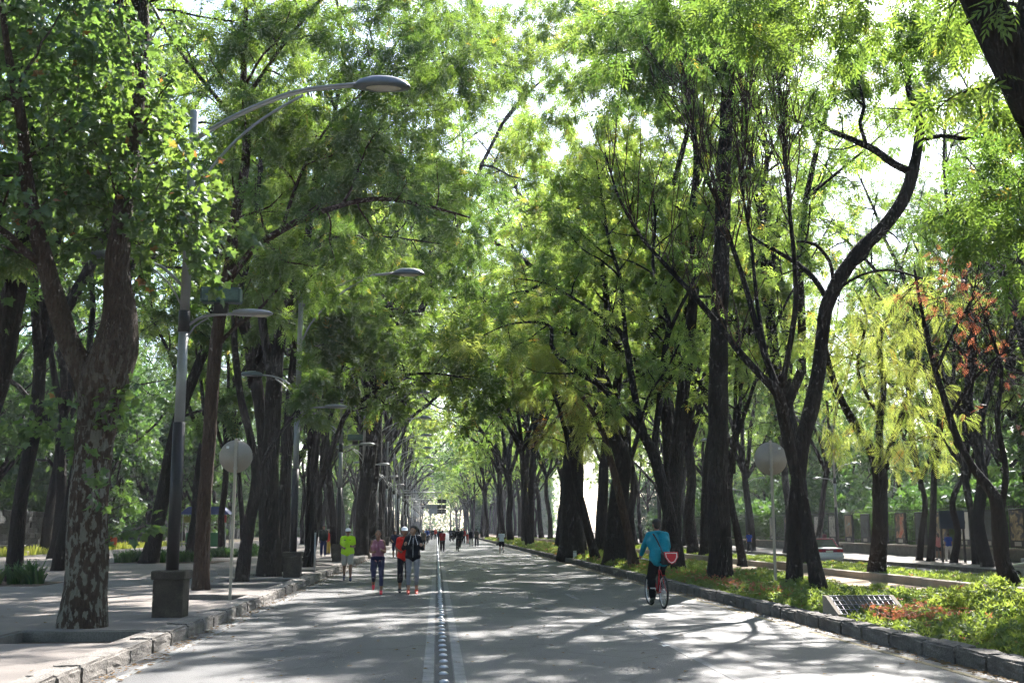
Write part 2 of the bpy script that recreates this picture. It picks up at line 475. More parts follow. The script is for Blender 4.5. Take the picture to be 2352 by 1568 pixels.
# kerbs: single stones, uneven
def kerb(name, x_face, x_back, h, length, mat, seed, rough_amt, y_start, n):
    base = struct(MB().box(min(x_face, x_back) + .03, max(x_face, x_back) - .03, Y0, Y1, -0.5, h - 0.016).build(name, mat))
    rg = random.Random(seed)
    meshes = []
    for v in range(7):
        bm = bmesh.new()
        bmesh.ops.create_cube(bm, size=1.0)
        for q in bm.verts:
            q.co = Vector((q.co.x * abs(x_back - x_face), q.co.y * (length - 0.015), q.co.z * (h + 0.1)))
        bmesh.ops.bevel(bm, geom=bm.edges[:], offset=0.028, segments=2, affect='EDGES')
        bmesh.ops.subdivide_edges(bm, edges=[e for e in bm.edges if e.calc_length() > 0.2], cuts=4, use_grid_fill=True)
        for q in bm.verts:
            q.co += Vector([rg.gauss(0, rough_amt) for _ in range(3)])
        m = bpy.data.meshes.new('kerb_stone'); bm.to_mesh(m); bm.free(); m.materials.append(mat)
        for p in m.polygons: p.use_smooth = False
        meshes.append(m)
    y = y_start
    for k in range(n):
        s = rg.uniform(0.7, 1.35)
        link('kerb_stone', meshes[k % 7], base, ((x_face + x_back) / 2 + rg.gauss(0, .005), y + length * s / 2, (h - 0.1) / 2 + rg.gauss(0, .006)),
             (rg.gauss(0, .004), rg.gauss(0, .012), rg.gauss(0, .004) + (math.pi if rg.random() < .5 else 0)), (1, s, 1))
        y += length * s
    rest = MB()
    while y < Y1:
        rest.box(min(x_face, x_back), max(x_face, x_back), y, y + length - .02, 0, h + rg.gauss(0, .008)); y += length
    tag(rest.build('kerb_stones_far', mat, base), kind='stuff')
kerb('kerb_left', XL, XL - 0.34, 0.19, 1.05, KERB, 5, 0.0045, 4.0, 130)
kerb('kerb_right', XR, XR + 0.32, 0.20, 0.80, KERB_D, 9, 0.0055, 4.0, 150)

# left pavement with sunken tree pits in its kerb-side strip
PZ = 0.17
pave = MB()
pits = sorted((y - 1.0, y + 0.9) for y in PIT_Y)
merged = []
for a, b in pits:
    if merged and a < merged[-1][1] + 0.3: merged[-1][1] = b
    else: merged.append([a, b])
ys = Y0
for a, b in merged:
    pave.box(-5.9, XL - 0.335, ys, a, -0.7, PZ); pave.box(-4.12, XL - 0.335, a, b, -0.7, PZ)
    ys = b
pave.box(-5.9, XL - 0.335, ys, Y1, -0.7, PZ)
pave.box(-22.0, -5.9, Y0, Y1, -0.7, PZ)
pavement = struct(pave.build('pavement', PAVE))
for a, b in merged:
    MB().box(-5.9, -4.12, a, b, -0.3, 0.02).build('tree_pit_soil', SOIL, pavement)
    fr = MB()
    fr.box(-5.9, -4.12, b - .09, b - .004, -.2, PZ - .012)
    fr.box(-5.895, -5.82, a + .004, b - .09, -.2, PZ - .016)
    fr.build('pit_edging', CONC_D, pavement)
struct(MB().box(-90, -22.0, Y0, Y1, -0.7, 0.06).build('park_ground', FOREST))
struct(MB().box(-90, 90, Y1, 520, -0.7, -0.02).build('far_ground', FOREST))

# right: planted bed, sand path, low planter wall, planter, side road, far pavement
struct(MB().box(XR + 0.3, 10.05, Y0, Y1, -0.7, 0.13).build('flower_bed_soil', SOIL))
struct(MB().box(10.05, 12.3, Y0, Y1, -0.7, 0.15).build('sand_path', SAND))
struct(MB().box(12.5, 15.0, Y0, Y1, -0.7, 0.26).build('planter_soil', SOIL))
SIDEZ, FARZ = -0.35, -0.18
struct(MB().box(15.25, 24.2, Y0, Y1, -0.6, SIDEZ).build('side_road', ASPHALT))
fp = struct(MB().box(24.5, 33.0, Y0, Y1, -0.6, FARZ).build('far_pavement', PAVE))
struct(MB().box(24.2, 24.5, Y0, Y1, -0.6, FARZ + .015).build('far_kerb', KERB_D))
struct(MB().box(15.0, 15.25, Y0, Y1, -0.6, 0.24).build('planter_kerb', CONC))
pw = empty('planter_wall', (0, 0, 0), label='low tan concrete edging wall between the sand path and the side road', cat='wall')
rgw = random.Random(4)
y = 2.0
k = 0
while y < 150:
    l = rgw.uniform(3.0, 4.6)
    MB().bbox(12.28, 12.52, y, y + l - .012, -0.1, 0.36 + rgw.uniform(-.012, .012) + (0.07 if rgw.random() < .2 else 0), 0.015).build('wall_section', CONC, pw)
    y += l

# ------------------------------------------------------------------ trees
def norm(v):
    return v / (np.linalg.norm(v, axis=-1, keepdims=True) + 1e-9)
def catmull(P, step):
    P = np.asarray(P, dtype=float)
    if len(P) < 3:
        n = max(2, int(np.linalg.norm(P[1, :3] - P[0, :3]) / step) + 1)
        t = np.linspace(0, 1, n)[:, None]
        return P[0] * (1 - t) + P[1] * t
    Q = np.vstack([2 * P[0] - P[1], P, 2 * P[-1] - P[-2]])
    out = []
    for i in range(1, len(Q) - 2):
        n = max(2, int(np.linalg.norm(Q[i + 1, :3] - Q[i, :3]) / step))
        t = (np.arange(n) / n)[:, None]
        a, b, c, d = Q[i - 1], Q[i], Q[i + 1], Q[i + 2]
        out.append(0.5 * (2 * b + (c - a) * t + (2 * a - 5 * b + 4 * c - d) * t ** 2 + (3 * b - a - 3 * c + d) * t ** 3))
    out.append(P[-1:])
    return np.vstack(out)

class Tree:
    """limbs as tapering tubes, leaf sprays hung along the twigs"""
    def __init__(self, seed):
        self.rng = np.random.default_rng(seed)
        self.w = MB()
        self.sp, self.sd = [], []      # spray positions, directions
        self.twigs = []                # polylines that carry leaves: (pts, weight)
    def limb(self, P, step=0.35, k=10, lump=0.05):
        """P rows: x, y, z, r"""
        C = catmull(P, step)
        C[:, 3] = np.maximum(C[:, 3], 0.006)
        self.w.tube(C[:, :3], C[:, 3], k, True, lump, self.rng)
        return C
    def wander(self, p, d, length, r, up=0.0, n=7, wob=0.16, droop=0.0, rend=0.35):
        rg = self.rng
        pts = [np.array(p, dtype=float)]
        d = norm(np.array(d, dtype=float))
        st = length / n
        for i in range(n):
            d = norm(d + rg.normal(0, wob, 3) + np.array((0, 0, up - droop * i / n)))
            pts.append(pts[-1] + d * st)
        pts = np.array(pts)
        rr = r * (1 - (1 - rend) * np.linspace(0, 1, n + 1))
        return np.column_stack([pts, rr])
    def branch_out(self, C, lvl, t0=0.35, n=6, length=3.0, spread=(35, 75), up=0.06, leaf=1.0, bias=None, lean=0.0):
        """side branches along a limb C (x, y, z, r)"""
        rg = self.rng
        m = len(C)
        az = rg.uniform(0, 2 * math.pi)
        for i in range(n):
            t = t0 + (1 - t0) * (i + rg.uniform(0, 1)) / n
            j = min(m - 2, int(t * (m - 1)))
            T = norm(C[j + 1, :3] - C[j, :3])
            az += 2.4 + rg.normal(0, 0.4)
            a = norm(np.cross(T, (0.13, 0.31, 0.94))); b = np.cross(T, a)
            s = R(rg.uniform(*spread))
            d = T * math.cos(s) + (a * math.cos(az) + b * math.sin(az)) * math.sin(s)
            if bias is not None: d = norm(d + np.asarray(bias))
            l = length * rg.uniform(0.6, 1.25) * (1.15 - 0.5 * t)
            r = min(C[j, 3] * 0.62, 0.012 * l + (0.012 if lvl == 1 else 0.002))
            B = self.wander(C[j, :3], d, l, r, up=up if lvl == 1 else up * 0.3, n=7 if lvl == 1 else 5, wob=0.15 if lvl == 1 else 0.2, droop=0.0 if lvl == 1 else lean)
            self.w.tube(B[:, :3], B[:, 3], 5 if lvl == 1 else 3, lvl == 1)
            if lvl == 1:
                self.branch_out(B, 2, 0.22, max(3, int(l * 2.0)), length * 0.42, (30, 80), up, leaf, bias, lean=0.25)
                self.twigs.append((B[3:], leaf * 0.5))
            else:
                self.twigs.append((B, leaf))
    def fill(self, c, rad, n, twigs=True):
        """a leafy clump: short twigs through an ellipsoid"""
        rg = self.rng
        for i in range(n):
            v = norm(rg.normal(0, 1, 3)) * rg.uniform(0.05, 1) ** 0.45
            p = np.asarray(c) + v * np.asarray(rad)
            d = norm(np.array((v[0], v[1], rg.normal(-0.1, 0.5))) + rg.normal(0, .4, 3))
            B = self.wander(p, d, rg.uniform(0.6, 1.3), 0.008, n=4, wob=0.25, droop=0.2)
            if twigs: self.w.tube(B[:, :3], B[:, 3], 3, False)
            self.twigs.append((B, 1.0))
    def sprays(self, count, off=0.22, droop=0.5):
        rg = self.rng
        L_ = np.array([np.linalg.norm(np.diff(t[0][:, :3], axis=0), axis=1).sum() * t[1] for t in self.twigs])
        pick = rg.choice(len(self.twigs), count, p=L_ / L_.sum())
        P, D = np.empty((count, 3)), np.empty((count, 3))
        cnt = np.bincount(pick, minlength=len(self.twigs))
        o = 0
        for t, c in zip(self.twigs, cnt):
            if not c: continue
            B = t[0][:, :3]
            u = rg.uniform(0.1, 1, c) ** 0.8 * (len(B) - 1)
            i = np.minimum(u.astype(int), len(B) - 2)
            f = (u - i)[:, None]
            P[o:o + c] = B[i] * (1 - f) + B[i + 1] * f
            D[o:o + c] = B[i + 1] - B[i]
            o += c
        side = norm(rg.normal(0, 1, (count, 3)))
        D = norm(norm(D) * 0.5 + side * 0.9 + np.array((0, 0, -droop)))
        P = P + side * off * rg.uniform(0, 1, (count, 1)) ** 1.5
        return P, D

def leaflet(base, ang, length, width, fold=0.18, droop=0.25):
    b = np.array(base, dtype=float)
    d = np.array((math.cos(ang), math.sin(ang), 0)); s = np.array((-math.sin(ang), math.cos(ang), 0))
    return [b, b + d * length * .42 + s * width / 2 + np.array((0, 0, -fold * width)), b + d * length + np.array((0, 0, -droop * length)), b + d * length * .42 - s * width / 2 + np.array((0, 0, -fold * width))]
def template(kind):
    V, Q = [], []
    if kind == 'ash':
        for s_, a in ((.03, .95), (.09, .85), (.15, .7)):
            V += leaflet((s_, 0, -s_ * .3), a, .115, .036) + leaflet((s_, 0, -s_ * .3), -a, .115, .036)
        V += leaflet((.19, 0, -.06), 0, .125, .04)
    elif kind == 'mid':
        for s_, a in ((.02, 1.0), (.12, .7)):
            V += leaflet((s_, 0, -s_ * .3), a, .17, .062) + leaflet((s_, 0, -s_ * .3), -a, .17, .062)
        V += leaflet((.18, 0, -.06), 0, .18, .066)
    elif kind == 'far':
        V += leaflet((0, 0, 0), .7, .30, .13) + leaflet((0, 0, 0), -.7, .30, .13) + leaflet((.12, 0, -.05), 0, .32, .14)
    elif kind == 'frond':
        n = 12
        for i in range(n):
            s_ = .06 + .56 * i / n
            l = .135 * math.sin(math.pi * (0.18 + 0.75 * i / n)) + .015
            z = -0.55 * s_ * s_
            V += leaflet((s_, 0, z), 1.05, l, .016, .1, .15) + leaflet((s_, 0, z), -1.05, l, .016, .1, .15)
    elif kind == 'cover':
        for a in (0.2, 1.4, 2.7, 3.9, 5.2):
            V += leaflet((0, 0, 0), a, .075, .034, -.1, -.35)
    elif kind == 'strap':
        pass
    V = np.array(V)
    return V, [np.arange(len(V)).reshape(-1, 4)]
def plane_template():
    o = [(.0, .0), (.03, .055), (.005, .10), (.06, .085), (.10, .125), (.105, .06), (.185, .0)]
    pts = o + [(x, -y) for x, y in o[-2:0:-1]]
    V = [(.06, 0, .012)] + [(x * 1.05, y * 1.05, -abs(y) * .25 - (x ** 2) * 1.2) for x, y in pts]
    n = len(pts)
    return np.array(V), [np.array([(0, 1 + i, 1 + (i + 1) % n) for i in range(n)])]
def leaves_mesh(name, P, D, tmpl, mat, rng, smin=0.75, smax=1.2, roll=0.7, tint_w=0.5):
    T, faces = tmpl
    n, m = len(P), len(T)
    x = norm(D)
    upv = norm(np.array((0, 0, 1.0)) + rng.normal(0, roll, (n, 3)))
    y = norm(np.cross(upv, x)); z = np.cross(x, y)
    s = rng.uniform(smin, smax, (n, 1, 1))
    V = P[:, None] + s * (T[None, :, 0:1] * x[:, None] + T[None, :, 1:2] * y[:, None] + T[None, :, 2:3] * z[:, None])
    off = (np.arange(n) * m)[:, None, None]
    F = [(f[None] + off).reshape(-1, f.shape[1]) for f in faces]
    # tint: varies slowly through the crown, spray by spray and leaf by leaf
    ph = rng.uniform(0, 6, 3)
    slow = 0.5 + 0.25 * (np.sin(P[:, 0] * 1.1 + ph[0]) + np.sin(P[:, 1] * 1.3 + ph[1]) * np.sin(P[:, 2] * 1.5 + ph[2]))
    t = np.clip(0.45 * slow + 0.4 * rng.uniform(0, 1, n) + 0.1, 0, 1)
    t = np.where(rng.uniform(0, 1, n) < 0.012, 1.1, np.minimum(t, 0.9))
    return np_mesh(name, V.reshape(-1, 3), F, mat, False, np.repeat(t, m))

def flare(P, h=0.9, f=1.55):
    """widen the foot of a trunk"""
    P = np.array(P, dtype=float)
    b = P[0].copy(); b[3] *= f; b[2] -= 0.15
    t = min(1.0, h / max(0.5, np.linalg.norm(P[1, :3] - P[0, :3])))
    mid = P[0] * (1 - t * .5) + P[1] * t * .5; mid[3] = P[0, 3] * 1.08
    return np.vstack([b, P[0] * np.array((1, 1, 1, 1.28)), mid, P[1:]])

def generic(seed, H, hf, rad, r0, nl, kind, count, mat, bark, lean=(0, 0), lowskirt=0, t0=0.22, second=5):
    t = Tree(seed)
    rg = t.rng
    P = [(0, 0, 0, r0)]
    for i in range(1, 4):
        q = i / 3
        P.append((lean[0] * q + rg.normal(0, .12), lean[1] * q + rg.normal(0, .12), hf * q, r0 * (1 - .22 * q)))
    C = t.limb(flare(P), 0.45, 12, 0.05)
    top = np.array(P[-1][:3])
    az = rg.uniform(0, 6.28)
    for i in range(nl):
        a = az + i * 2 * math.pi / nl + rg.normal(0, .3)
        e = R(rg.uniform(55, 74)) if i else R(82)
        d = np.array((math.cos(a) * math.cos(e), math.sin(a) * math.cos(e), math.sin(e)))
        l = (H - hf) * rg.uniform(.8, 1.0)
        B = t.wander(top - np.array((0, 0, rg.uniform(0, .8))), d, l, r0 * .62, up=-0.03, n=9, wob=.13, rend=.18)
        t.w.tube(B[:, :3], B[:, 3], 8, True)
        t.branch_out(B, 1, t0, second + int(rg.integers(0, 3)), rad * .72, (35, 80), 0.03)
    for i in range(lowskirt):
        a = rg.uniform(0, 6.28)
        z = rg.uniform(.4, .95) * hf
        d = (math.cos(a), math.sin(a), .35)
        B = t.wander((C[0, 0] + lean[0] * z / hf, lean[1] * z / hf, z), d, rad * .6, .05, n=6)
        t.w.tube(B[:, :3], B[:, 3], 4, False)
        t.branch_out(B, 1, .3, 3, rad * .35, (40, 80), 0)
    P_, D_ = t.sprays(count)
    wood = t.w.mesh('trunk', bark, True, fix=False)
    leaf = leaves_mesh('crown', P_, D_, template(kind), mat, rg)
    return wood, leaf

TREE_N = [0]
def put_tree(var, loc, rz, s, label, group, name='ash_tree', sz=None, crown_mat=None):
    e = empty(name, loc, rz, label, 'tree', group)
    e.scale = (s, s, sz or s)
    link('trunk', var[0], e)
    c = link('crown', var[1], e)
    c['kind'] = 'stuff'
    TREE_N[0] += 1
    return e
def hero(name, t, count, kind, mat, bark, label, group=None, extra=None, off=0.22, droop=0.5, smin=.75, smax=1.2):
    """a traced tree: geometry already in world metres; its Empty stands at the trunk's foot"""
    base = np.array(t.foot)
    e = empty(name, base, 0, label, 'tree', group)
    tmpl = plane_template() if kind == 'plane' else template(kind)
    wood = t.w.mesh('trunk', bark, True, fix=False)
    wood.transform(Matrix.Translation(Vector(-base)))
    link('trunk', wood, e)
    if count:
        P_, D_ = t.sprays(count, off, droop)
        leaf = leaves_mesh('crown', P_ - base, D_, tmpl, mat, t.rng, smin, smax)
        c = link('crown', leaf, e); c['kind'] = 'stuff'
    return e
def px(Y, *rows):
    """rows (px, py, r[, dy]) on the photograph at distance Y -> x, y, z, r"""
    return [(*at(r_[0], r_[1], Y + (r_[3] if len(r_) > 3 else 0)), r_[2]) for r_ in rows]
# ---- traced trees, left of the avenue
# plane tree with mottled bark
t = Tree(11); b = gnd(190, 1458, 0.05); Y = b[1]; t.foot = b
tr = [(*b, .31)] + px(Y, (197, 1330, .30), (203, 1180, .295), (214, 1040, .285), (225, 940, .30), (246, 860, .37), (266, 800, .34), (276, 720, .25), (270, 640, .205), (276, 540, .165), (290, 430, .14, .2), (308, 310, .12, .3), (322, 190, .105, .4), (331, 70, .095, .5), (326, -60, .08, .6), (340, -200, .06, .8), (330, -330, .03, 1))
C1 = t.limb(flare(tr, .8, 1.5), 0.16, 18, 0.055)
C2 = t.limb(px(Y, (225, 930, .24), (196, 860, .20), (160, 790, .165, -.1), (132, 700, .15, -.2), (105, 610, .135, -.3), (82, 520, .12, -.4), (60, 400, .10, -.6), (48, 270, .08, -.8), (20, 130, .06, -1), (0, -20, .04, -1.2)), 0.2, 12, .05)
C3 = t.limb(px(Y, (100, 605, .07, -.3), (60, 580, .06, -.5), (20, 540, .055, -.8), (-40, 500, .04, -1.2), (-120, 440, .02, -1.6)), .25, 8, .03)
C4 = t.limb(px(Y, (318, 20, .06, .5), (290, -30, .05, .6), (230, -90, .04, .5)), .25, 6, .03)
t.branch_out(C1, 1, .50, 15, 1.7, (50, 85), -.02)
t.branch_out(C2, 1, .45, 10, 1.6, (45, 85), .0)
t.branch_out(C3, 1, .3, 4, 1.2, (40, 80), -.02)
t.branch_out(C4, 1, .3, 3, 1.2, (40, 80), -.02)
for c, r_, n in (((60, 130), (1.3, 1.0, .9), 34), ((150, 260), (1.2, .9, .9), 30), ((60, 380), (1.2, .9, .8), 30), ((170, 420), (1.0, .8, .7), 24), ((330, 480), (.9, .7, .55), 22), ((400, 520), (.55, .5, .4), 12), ((260, 150), (.9, .8, .9), 16), ((380, 420), (.6, .6, .4), 9), ((120, 50), (1.3, 1, .8), 28), ((290, 580), (.4, .5, .35), 6), ((30, 560), (.6, .6, .4), 9)):
    t.fill(at(c[0], c[1], Y + t.rng.uniform(-.8, 1.0)), r_, n)
for c, n in (((205, 985), 2), ((215, 930), 1), ((245, 1180), 1), ((200, 1280), 1), ((165, 890), 2)):
    t.fill(at(c[0], c[1], Y - .36), (.05, .03, .06), n)
hero('plane_tree', t, 8200, 'plane', PLANE, BARK_P, 'plane tree with mottled grey bark forking low, beside the lamp pedestal on the pavement', off=.3, smin=.4, smax=.92)

# dark trunk cut by the picture's edge, behind the plane tree
t = Tree(12); Y = 19.5; b = np.array((*at(-60, 1300, Y)[:2], .15)); t.foot = b
C = t.limb(flare([(*b, .26)] + px(Y, (-40, 1000, .22), (0, 860, .205), (22, 730, .20), (42, 620, .19), (62, 520, .18), (58, 400, .16), (70, 250, .12), (40, 100, .1), (60, -80, .06))), .3, 12)
t.branch_out(C, 1, .45, 9, 3.0, (40, 80), .02)
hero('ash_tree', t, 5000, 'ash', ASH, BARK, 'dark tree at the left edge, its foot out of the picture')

# slim brown-barked tree by the lamp post, one long limb arching over the road
t = Tree(13); b = gnd(460, 1368, .03); Y = b[1]; t.foot = b
C = t.limb(flare([(*b, .185)] + px(Y, (466, 1220, .175), (474, 1080, .17), (486, 930, .165), (492, 830, .16), (508, 700, .15), (528, 610, .145), (540, 500, .13), (558, 420, .12), (566, 320, .105), (560, 200, .09), (562, 80, .07), (570, -60, .05), (560, -180, .03))), .22, 14)
A1 = t.limb(px(Y, (528, 640, .10), (580, 575, .09, -.3), (645, 530, .085, -.6), (715, 495, .075, -.9), (820, 462, .06, -1.2), (900, 458, .05, -1.4), (1000, 478, .035, -1.6), (1080, 500, .02, -1.8)), .3, 8)
A2 = t.limb(px(Y, (552, 300, .07), (510, 240, .06, .3), (465, 185, .05, .5), (400, 100, .04, .9), (340, 0, .03, 1.2)), .3, 6)
A3 = t.limb(px(Y, (562, 230, .06), (610, 160, .05, -.4), (660, 90, .045, -.8), (735, 5, .04, -1.2), (820, -80, .03, -1.5)), .3, 6)
A4 = t.limb(px(Y, (645, 530, .05, -.6), (700, 380, .04, -.3), (780, 260, .035, -.1), (900, 170, .03), (1020, 120, .02, .2)), .3, 6)
A5 = t.limb(px(Y, (495, 800, .06), (540, 750, .05, .4), (590, 715, .04, .8), (660, 640, .03, 1.2)), .3, 6)
for A, n, l in ((C, 12, 2.6), (A1, 12, 2.0), (A2, 5, 2.0), (A3, 7, 2.0), (A4, 9, 1.8), (A5, 4, 1.4)):
    t.branch_out(A, 1, .40 if A is C else .2, n, l, (35, 80), .02)
for c, r_, n in (((640, 250), (1.3, 1.2, 1.0), 50), ((800, 330), (1.3, 1.2, .9), 50), ((740, 430), (1.2, 1, .7), 36), ((950, 250), (1.0, 1, .9), 34), ((620, 70), (1.2, 1, .9), 36), ((850, 90), (1.3, 1, .8), 40), ((950, 420), (1.0, 1, .6), 28), ((700, 600), (1.0, 1.2, .5), 24), ((1030, 140), (1.3, 1.3, .8), 30), ((1000, 40), (1.2, 1.2, .7), 22)):
    t.fill(at(c[0], c[1], Y + t.rng.uniform(-1, 1)), r_, n)
hero('ash_tree', t, 16500, 'ash', ASH, BARK_B, 'slim brown trunk between the lamp pedestal and the round sign, limb arching over the road')

# leaning trunk in the second row behind the lamp post
t = Tree(14); b = gnd(343, 1291, .2); Y = b[1]; t.foot = b
C = t.limb(flare([(*b, .34)] + px(Y, (372, 1150, .30), (396, 1020, .27), (420, 930, .24), (455, 840, .21), (485, 760, .18), (500, 660, .15), (505, 560, .12), (520, 450, .08), (510, 330, .04))), .5, 12)
t.branch_out(C, 1, .4, 10, 4.5, (40, 80), .02)
hero('ash_tree', t, 6500, 'mid', ASH, BARK, 'thick dark trunk leaning right, in the strap leaved bed behind the lamp post')

# thin wavy trunk just behind the round sign
t = Tree(15); b = gnd(552, 1343, .03); Y = b[1]; t.foot = b
C = t.limb(flare([(*b, .19)] + px(Y, (566, 1240, .17), (586, 1130, .15), (588, 1070, .145), (574, 1000, .125), (556, 930, .11), (546, 860, .10), (538, 780, .095), (542, 700, .09), (570, 600, .08), (590, 480, .07), (600, 350, .05), (620, 230, .03))), .25, 10)
t.branch_out(C, 1, .55, 8, 2.4, (35, 80), .03)
B = t.limb(px(Y, (588, 1085, .07), (640, 1000, .055, .6), (690, 930, .045, 1.1), (730, 850, .03, 1.6)), .3, 6)
t.branch_out(B, 1, .4, 4, 1.6, (35, 80), .02)
hero('ash_tree', t, 5200, 'ash', ASH, BARK, 'wavy dark trunk directly behind the round sign on the pavement')

# the stout dark trunk, forking high
t = Tree(16); b = gnd(617, 1333, .03); Y = b[1]; t.foot = b
C = t.limb(flare([(*b, .34)] + px(Y, (620, 1210, .29), (619, 1080, .275), (626, 960, .26), (630, 880, .26), (640, 800, .20), (660, 710, .17), (682, 640, .15), (705, 560, .12), (715, 450, .10), (740, 320, .07), (730, 200, .04))), .3, 14)
B1 = t.limb(px(Y, (626, 880, .16), (612, 800, .15, .2), (603, 730, .14, .4), (606, 640, .12, .6), (590, 520, .10, .8), (600, 380, .07, 1), (580, 250, .04, 1.2)), .3, 9)
B2 = t.limb(px(Y, (690, 620, .08), (740, 560, .07, 1.5), (800, 540, .055, 3), (900, 545, .04, 4), (1010, 560, .02, 4.5)), .3, 7)
for A, n, l in ((C, 12, 2.8), (B1, 9, 2.6), (B2, 9, 2.2)):
    t.branch_out(A, 1, .45 if A is not B2 else .2, n, l, (35, 80), .02)
for c, r_, n in (((850, 620), (1.5, 1.4, .6), 40), ((780, 690), (1.2, 1.2, .5), 24), ((1000, 640), (1.2, 1.2, .6), 30), ((1080, 560), (1.2, 1.2, .9), 34), ((900, 760), (1.4, 1.4, .5), 28), ((1060, 420), (1.0, 1.2, 1.2), 30)):
    t.fill(at(c[0], c[1], Y + t.rng.uniform(4.5, 7)), r_, n)
for c, r_, n in (((1060, 180), (1.6, 2, 1.2), 34), ((1130, 60), (1.6, 2, 1.0), 30), ((1000, 30), (1.5, 2, 1.0), 26)):
    t.fill(at(c[0], c[1], Y + t.rng.uniform(0, 4)), r_, n)
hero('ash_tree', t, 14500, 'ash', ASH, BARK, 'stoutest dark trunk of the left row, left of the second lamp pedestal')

t = Tree(17); b = gnd(655, 1321, .03); Y = b[1]; t.foot = b
C = t.limb(flare([(*b, .23)] + px(Y, (653, 1210, .20), (657, 1080, .19), (664, 960, .17), (672, 860, .16), (682, 770, .15), (690, 680, .13), (680, 560, .10), (700, 420, .07), (690, 300, .04))), .35, 10)
B = t.limb(px(Y, (664, 1030, .09), (700, 950, .08, .8), (730, 900, .07, 1.4), (742, 800, .06, 1.8), (760, 690, .04, 2.2)), .35, 7)
t.branch_out(C, 1, .5, 9, 3.0, (35, 80), .02); t.branch_out(B, 1, .4, 5, 2.4, (35, 80), .02)
hero('ash_tree', t, 7000, 'mid', ASH, BARK, 'straight dark trunk squeezed between the stout trunk and the second lamp')

t = Tree(18); b = gnd(703, 1310, .03); Y = b[1]; t.foot = b
C = t.limb(flare([(*b, .22)] + px(Y, (722, 1210, .2), (728, 1140, .215), (722, 1080, .17), (730, 980, .14), (740, 880, .12), (744, 780, .10), (750, 660, .07), (740, 540, .04))), .35, 10)
B1 = t.limb(px(Y, (728, 1130, .15), (752, 1061, .13), (775, 1000, .11), (800, 945, .095, -.5), (861, 899, .08, -1.2), (910, 866, .065, -2), (991, 857, .045, -3), (1080, 870, .02, -4)), .35, 8)
B2 = t.limb(px(Y, (736, 1110, .10), (745, 1010, .09, .8), (775, 900, .07, 1.4), (800, 780, .05, 2)), .35, 7)
for A, n, l in ((C, 8, 2.8), (B1, 12, 2.2), (B2, 6, 2.6)):
    t.branch_out(A, 1, .35, n, l, (35, 80), .0)
for c, r_, n in (((1010, 770), (1.6, 2, .9), 30), ((1100, 860), (.9, 1.5, 1.0), 20), ((920, 800), (1.5, 2, .7), 20), ((1120, 760), (1.2, 1.5, 1.1), 22), ((850, 780), (1.3, 2, .8), 14), ((1110, 940), (.5, .8, .6), 8)):
    t.fill(at(c[0], c[1], Y + t.rng.uniform(-3, 0)), r_, n)
hero('ash_tree', t, 5800, 'mid', ASH, BARK, 'forked dark trunk behind the yellow shirted jogger, boughs hanging over the road')

# ---- traced trees, right of the avenue
# pair of crossing trunks
t = Tree(21); b = gnd(1824, 1356, .13); Y = b[1]; t.foot = b
C = t.limb(flare([(*b, .20)] + px(Y, (1826, 1250, .185), (1830, 1150, .185), (1838, 1060, .18), (1846, 1000, .185), (1862, 940, .19), (1880, 860, .175), (1888, 780, .165), (1898, 710, .16), (1925, 645, .18), (1975, 575, .175), (2030, 520, .165), (2072, 462, .16), (2094, 405, .155), (2108, 340, .125), (2112, 270, .10), (2085, 200, .085), (2095, 120, .06), (2110, 20, .045), (2090, -90, .03)), .5, 1.5), .18, 14)
A1 = t.limb(px(Y, (2090, 395, .115), (2050, 375, .105, .1), (2010, 345, .095, .2), (1955, 320, .08, .4), (1905, 298, .065, .5), (1880, 280, .04, .6), (1850, 285, .035, .7), (1800, 265, .025, .8)), .18, 8)
A1b = t.limb(px(Y, (1990, 335, .055, .2), (1975, 280, .05, .1), (1985, 245, .045, .1), (1968, 180, .04), (1945, 120, .03, -.2), (1960, 40, .02, -.4)), .18, 7)
A2 = t.limb(px(Y, (2112, 325, .06), (2160, 312, .055, -.3), (2225, 318, .05, -.6), (2258, 290, .04, -.8), (2250, 240, .03, -1), (2280, 180, .02, -1.2)), .2, 7)
A3 = t.limb(px(Y, (1902, 690, .075), (1870, 640, .07, .4), (1830, 605, .06, .7), (1780, 575, .05, 1), (1730, 545, .035, 1.3), (1690, 480, .02, 1.6)), .2, 8)
A4 = t.limb(px(Y, (1915, 655, .05), (1905, 600, .045, -.5), (1870, 560, .04, -.8), (1830, 555, .025, -1)), .2, 6)
A5 = t.limb(px(Y, (1950, 615, .05), (1990, 590, .04, -.4), (2005, 550, .03, -.6), (2040, 530, .025, -.8), (2070, 560, .015, -1)), .2, 6)
A6 = t.limb(px(Y, (1888, 800, .06), (1900, 700, .04, -.5), (1960, 640, .035, -1), (2040, 620, .03, -1.4), (2120, 640, .02, -1.6)), .2, 6)
A7 = t.limb(px(Y, (2110, 300, .05), (2140, 250, .045, .5), (2100, 180, .04, .8), (2060, 110, .03, 1.1), (2080, 20, .02, 1.4)), .2, 6)
for A, n, l in ((A1, 8, 1.2), (A1b, 7, 1.2), (A2, 6, 1.2), (A3, 4, 1.2), (A7, 6, 1.3)):
    t.branch_out(A, 1, .3, n, l, (35, 85), .05, leaf=.6)
t.branch_out(C, 1, .72, 8, 1.7, (35, 85), .05, leaf=.7)
for c, r_, n in (((2200, 180), (1.0, 1, .7), 16), ((2080, 110), (1.0, 1, .7), 16), ((1900, 160), (.8, .8, .6), 10), ((2250, 60), (1.0, 1, .7), 16), ((1750, 60), (1.0, 1, .7), 14)):
    t.fill(at(c[0], c[1], Y + t.rng.uniform(-1, 1)), r_, n)
hero('jacaranda_tree', t, 3600, 'ash', ASH_L, BARK, 'brown trunk behind its crossing partner, curving up to a bare elbow at upper right', smin=.9, smax=1.4)

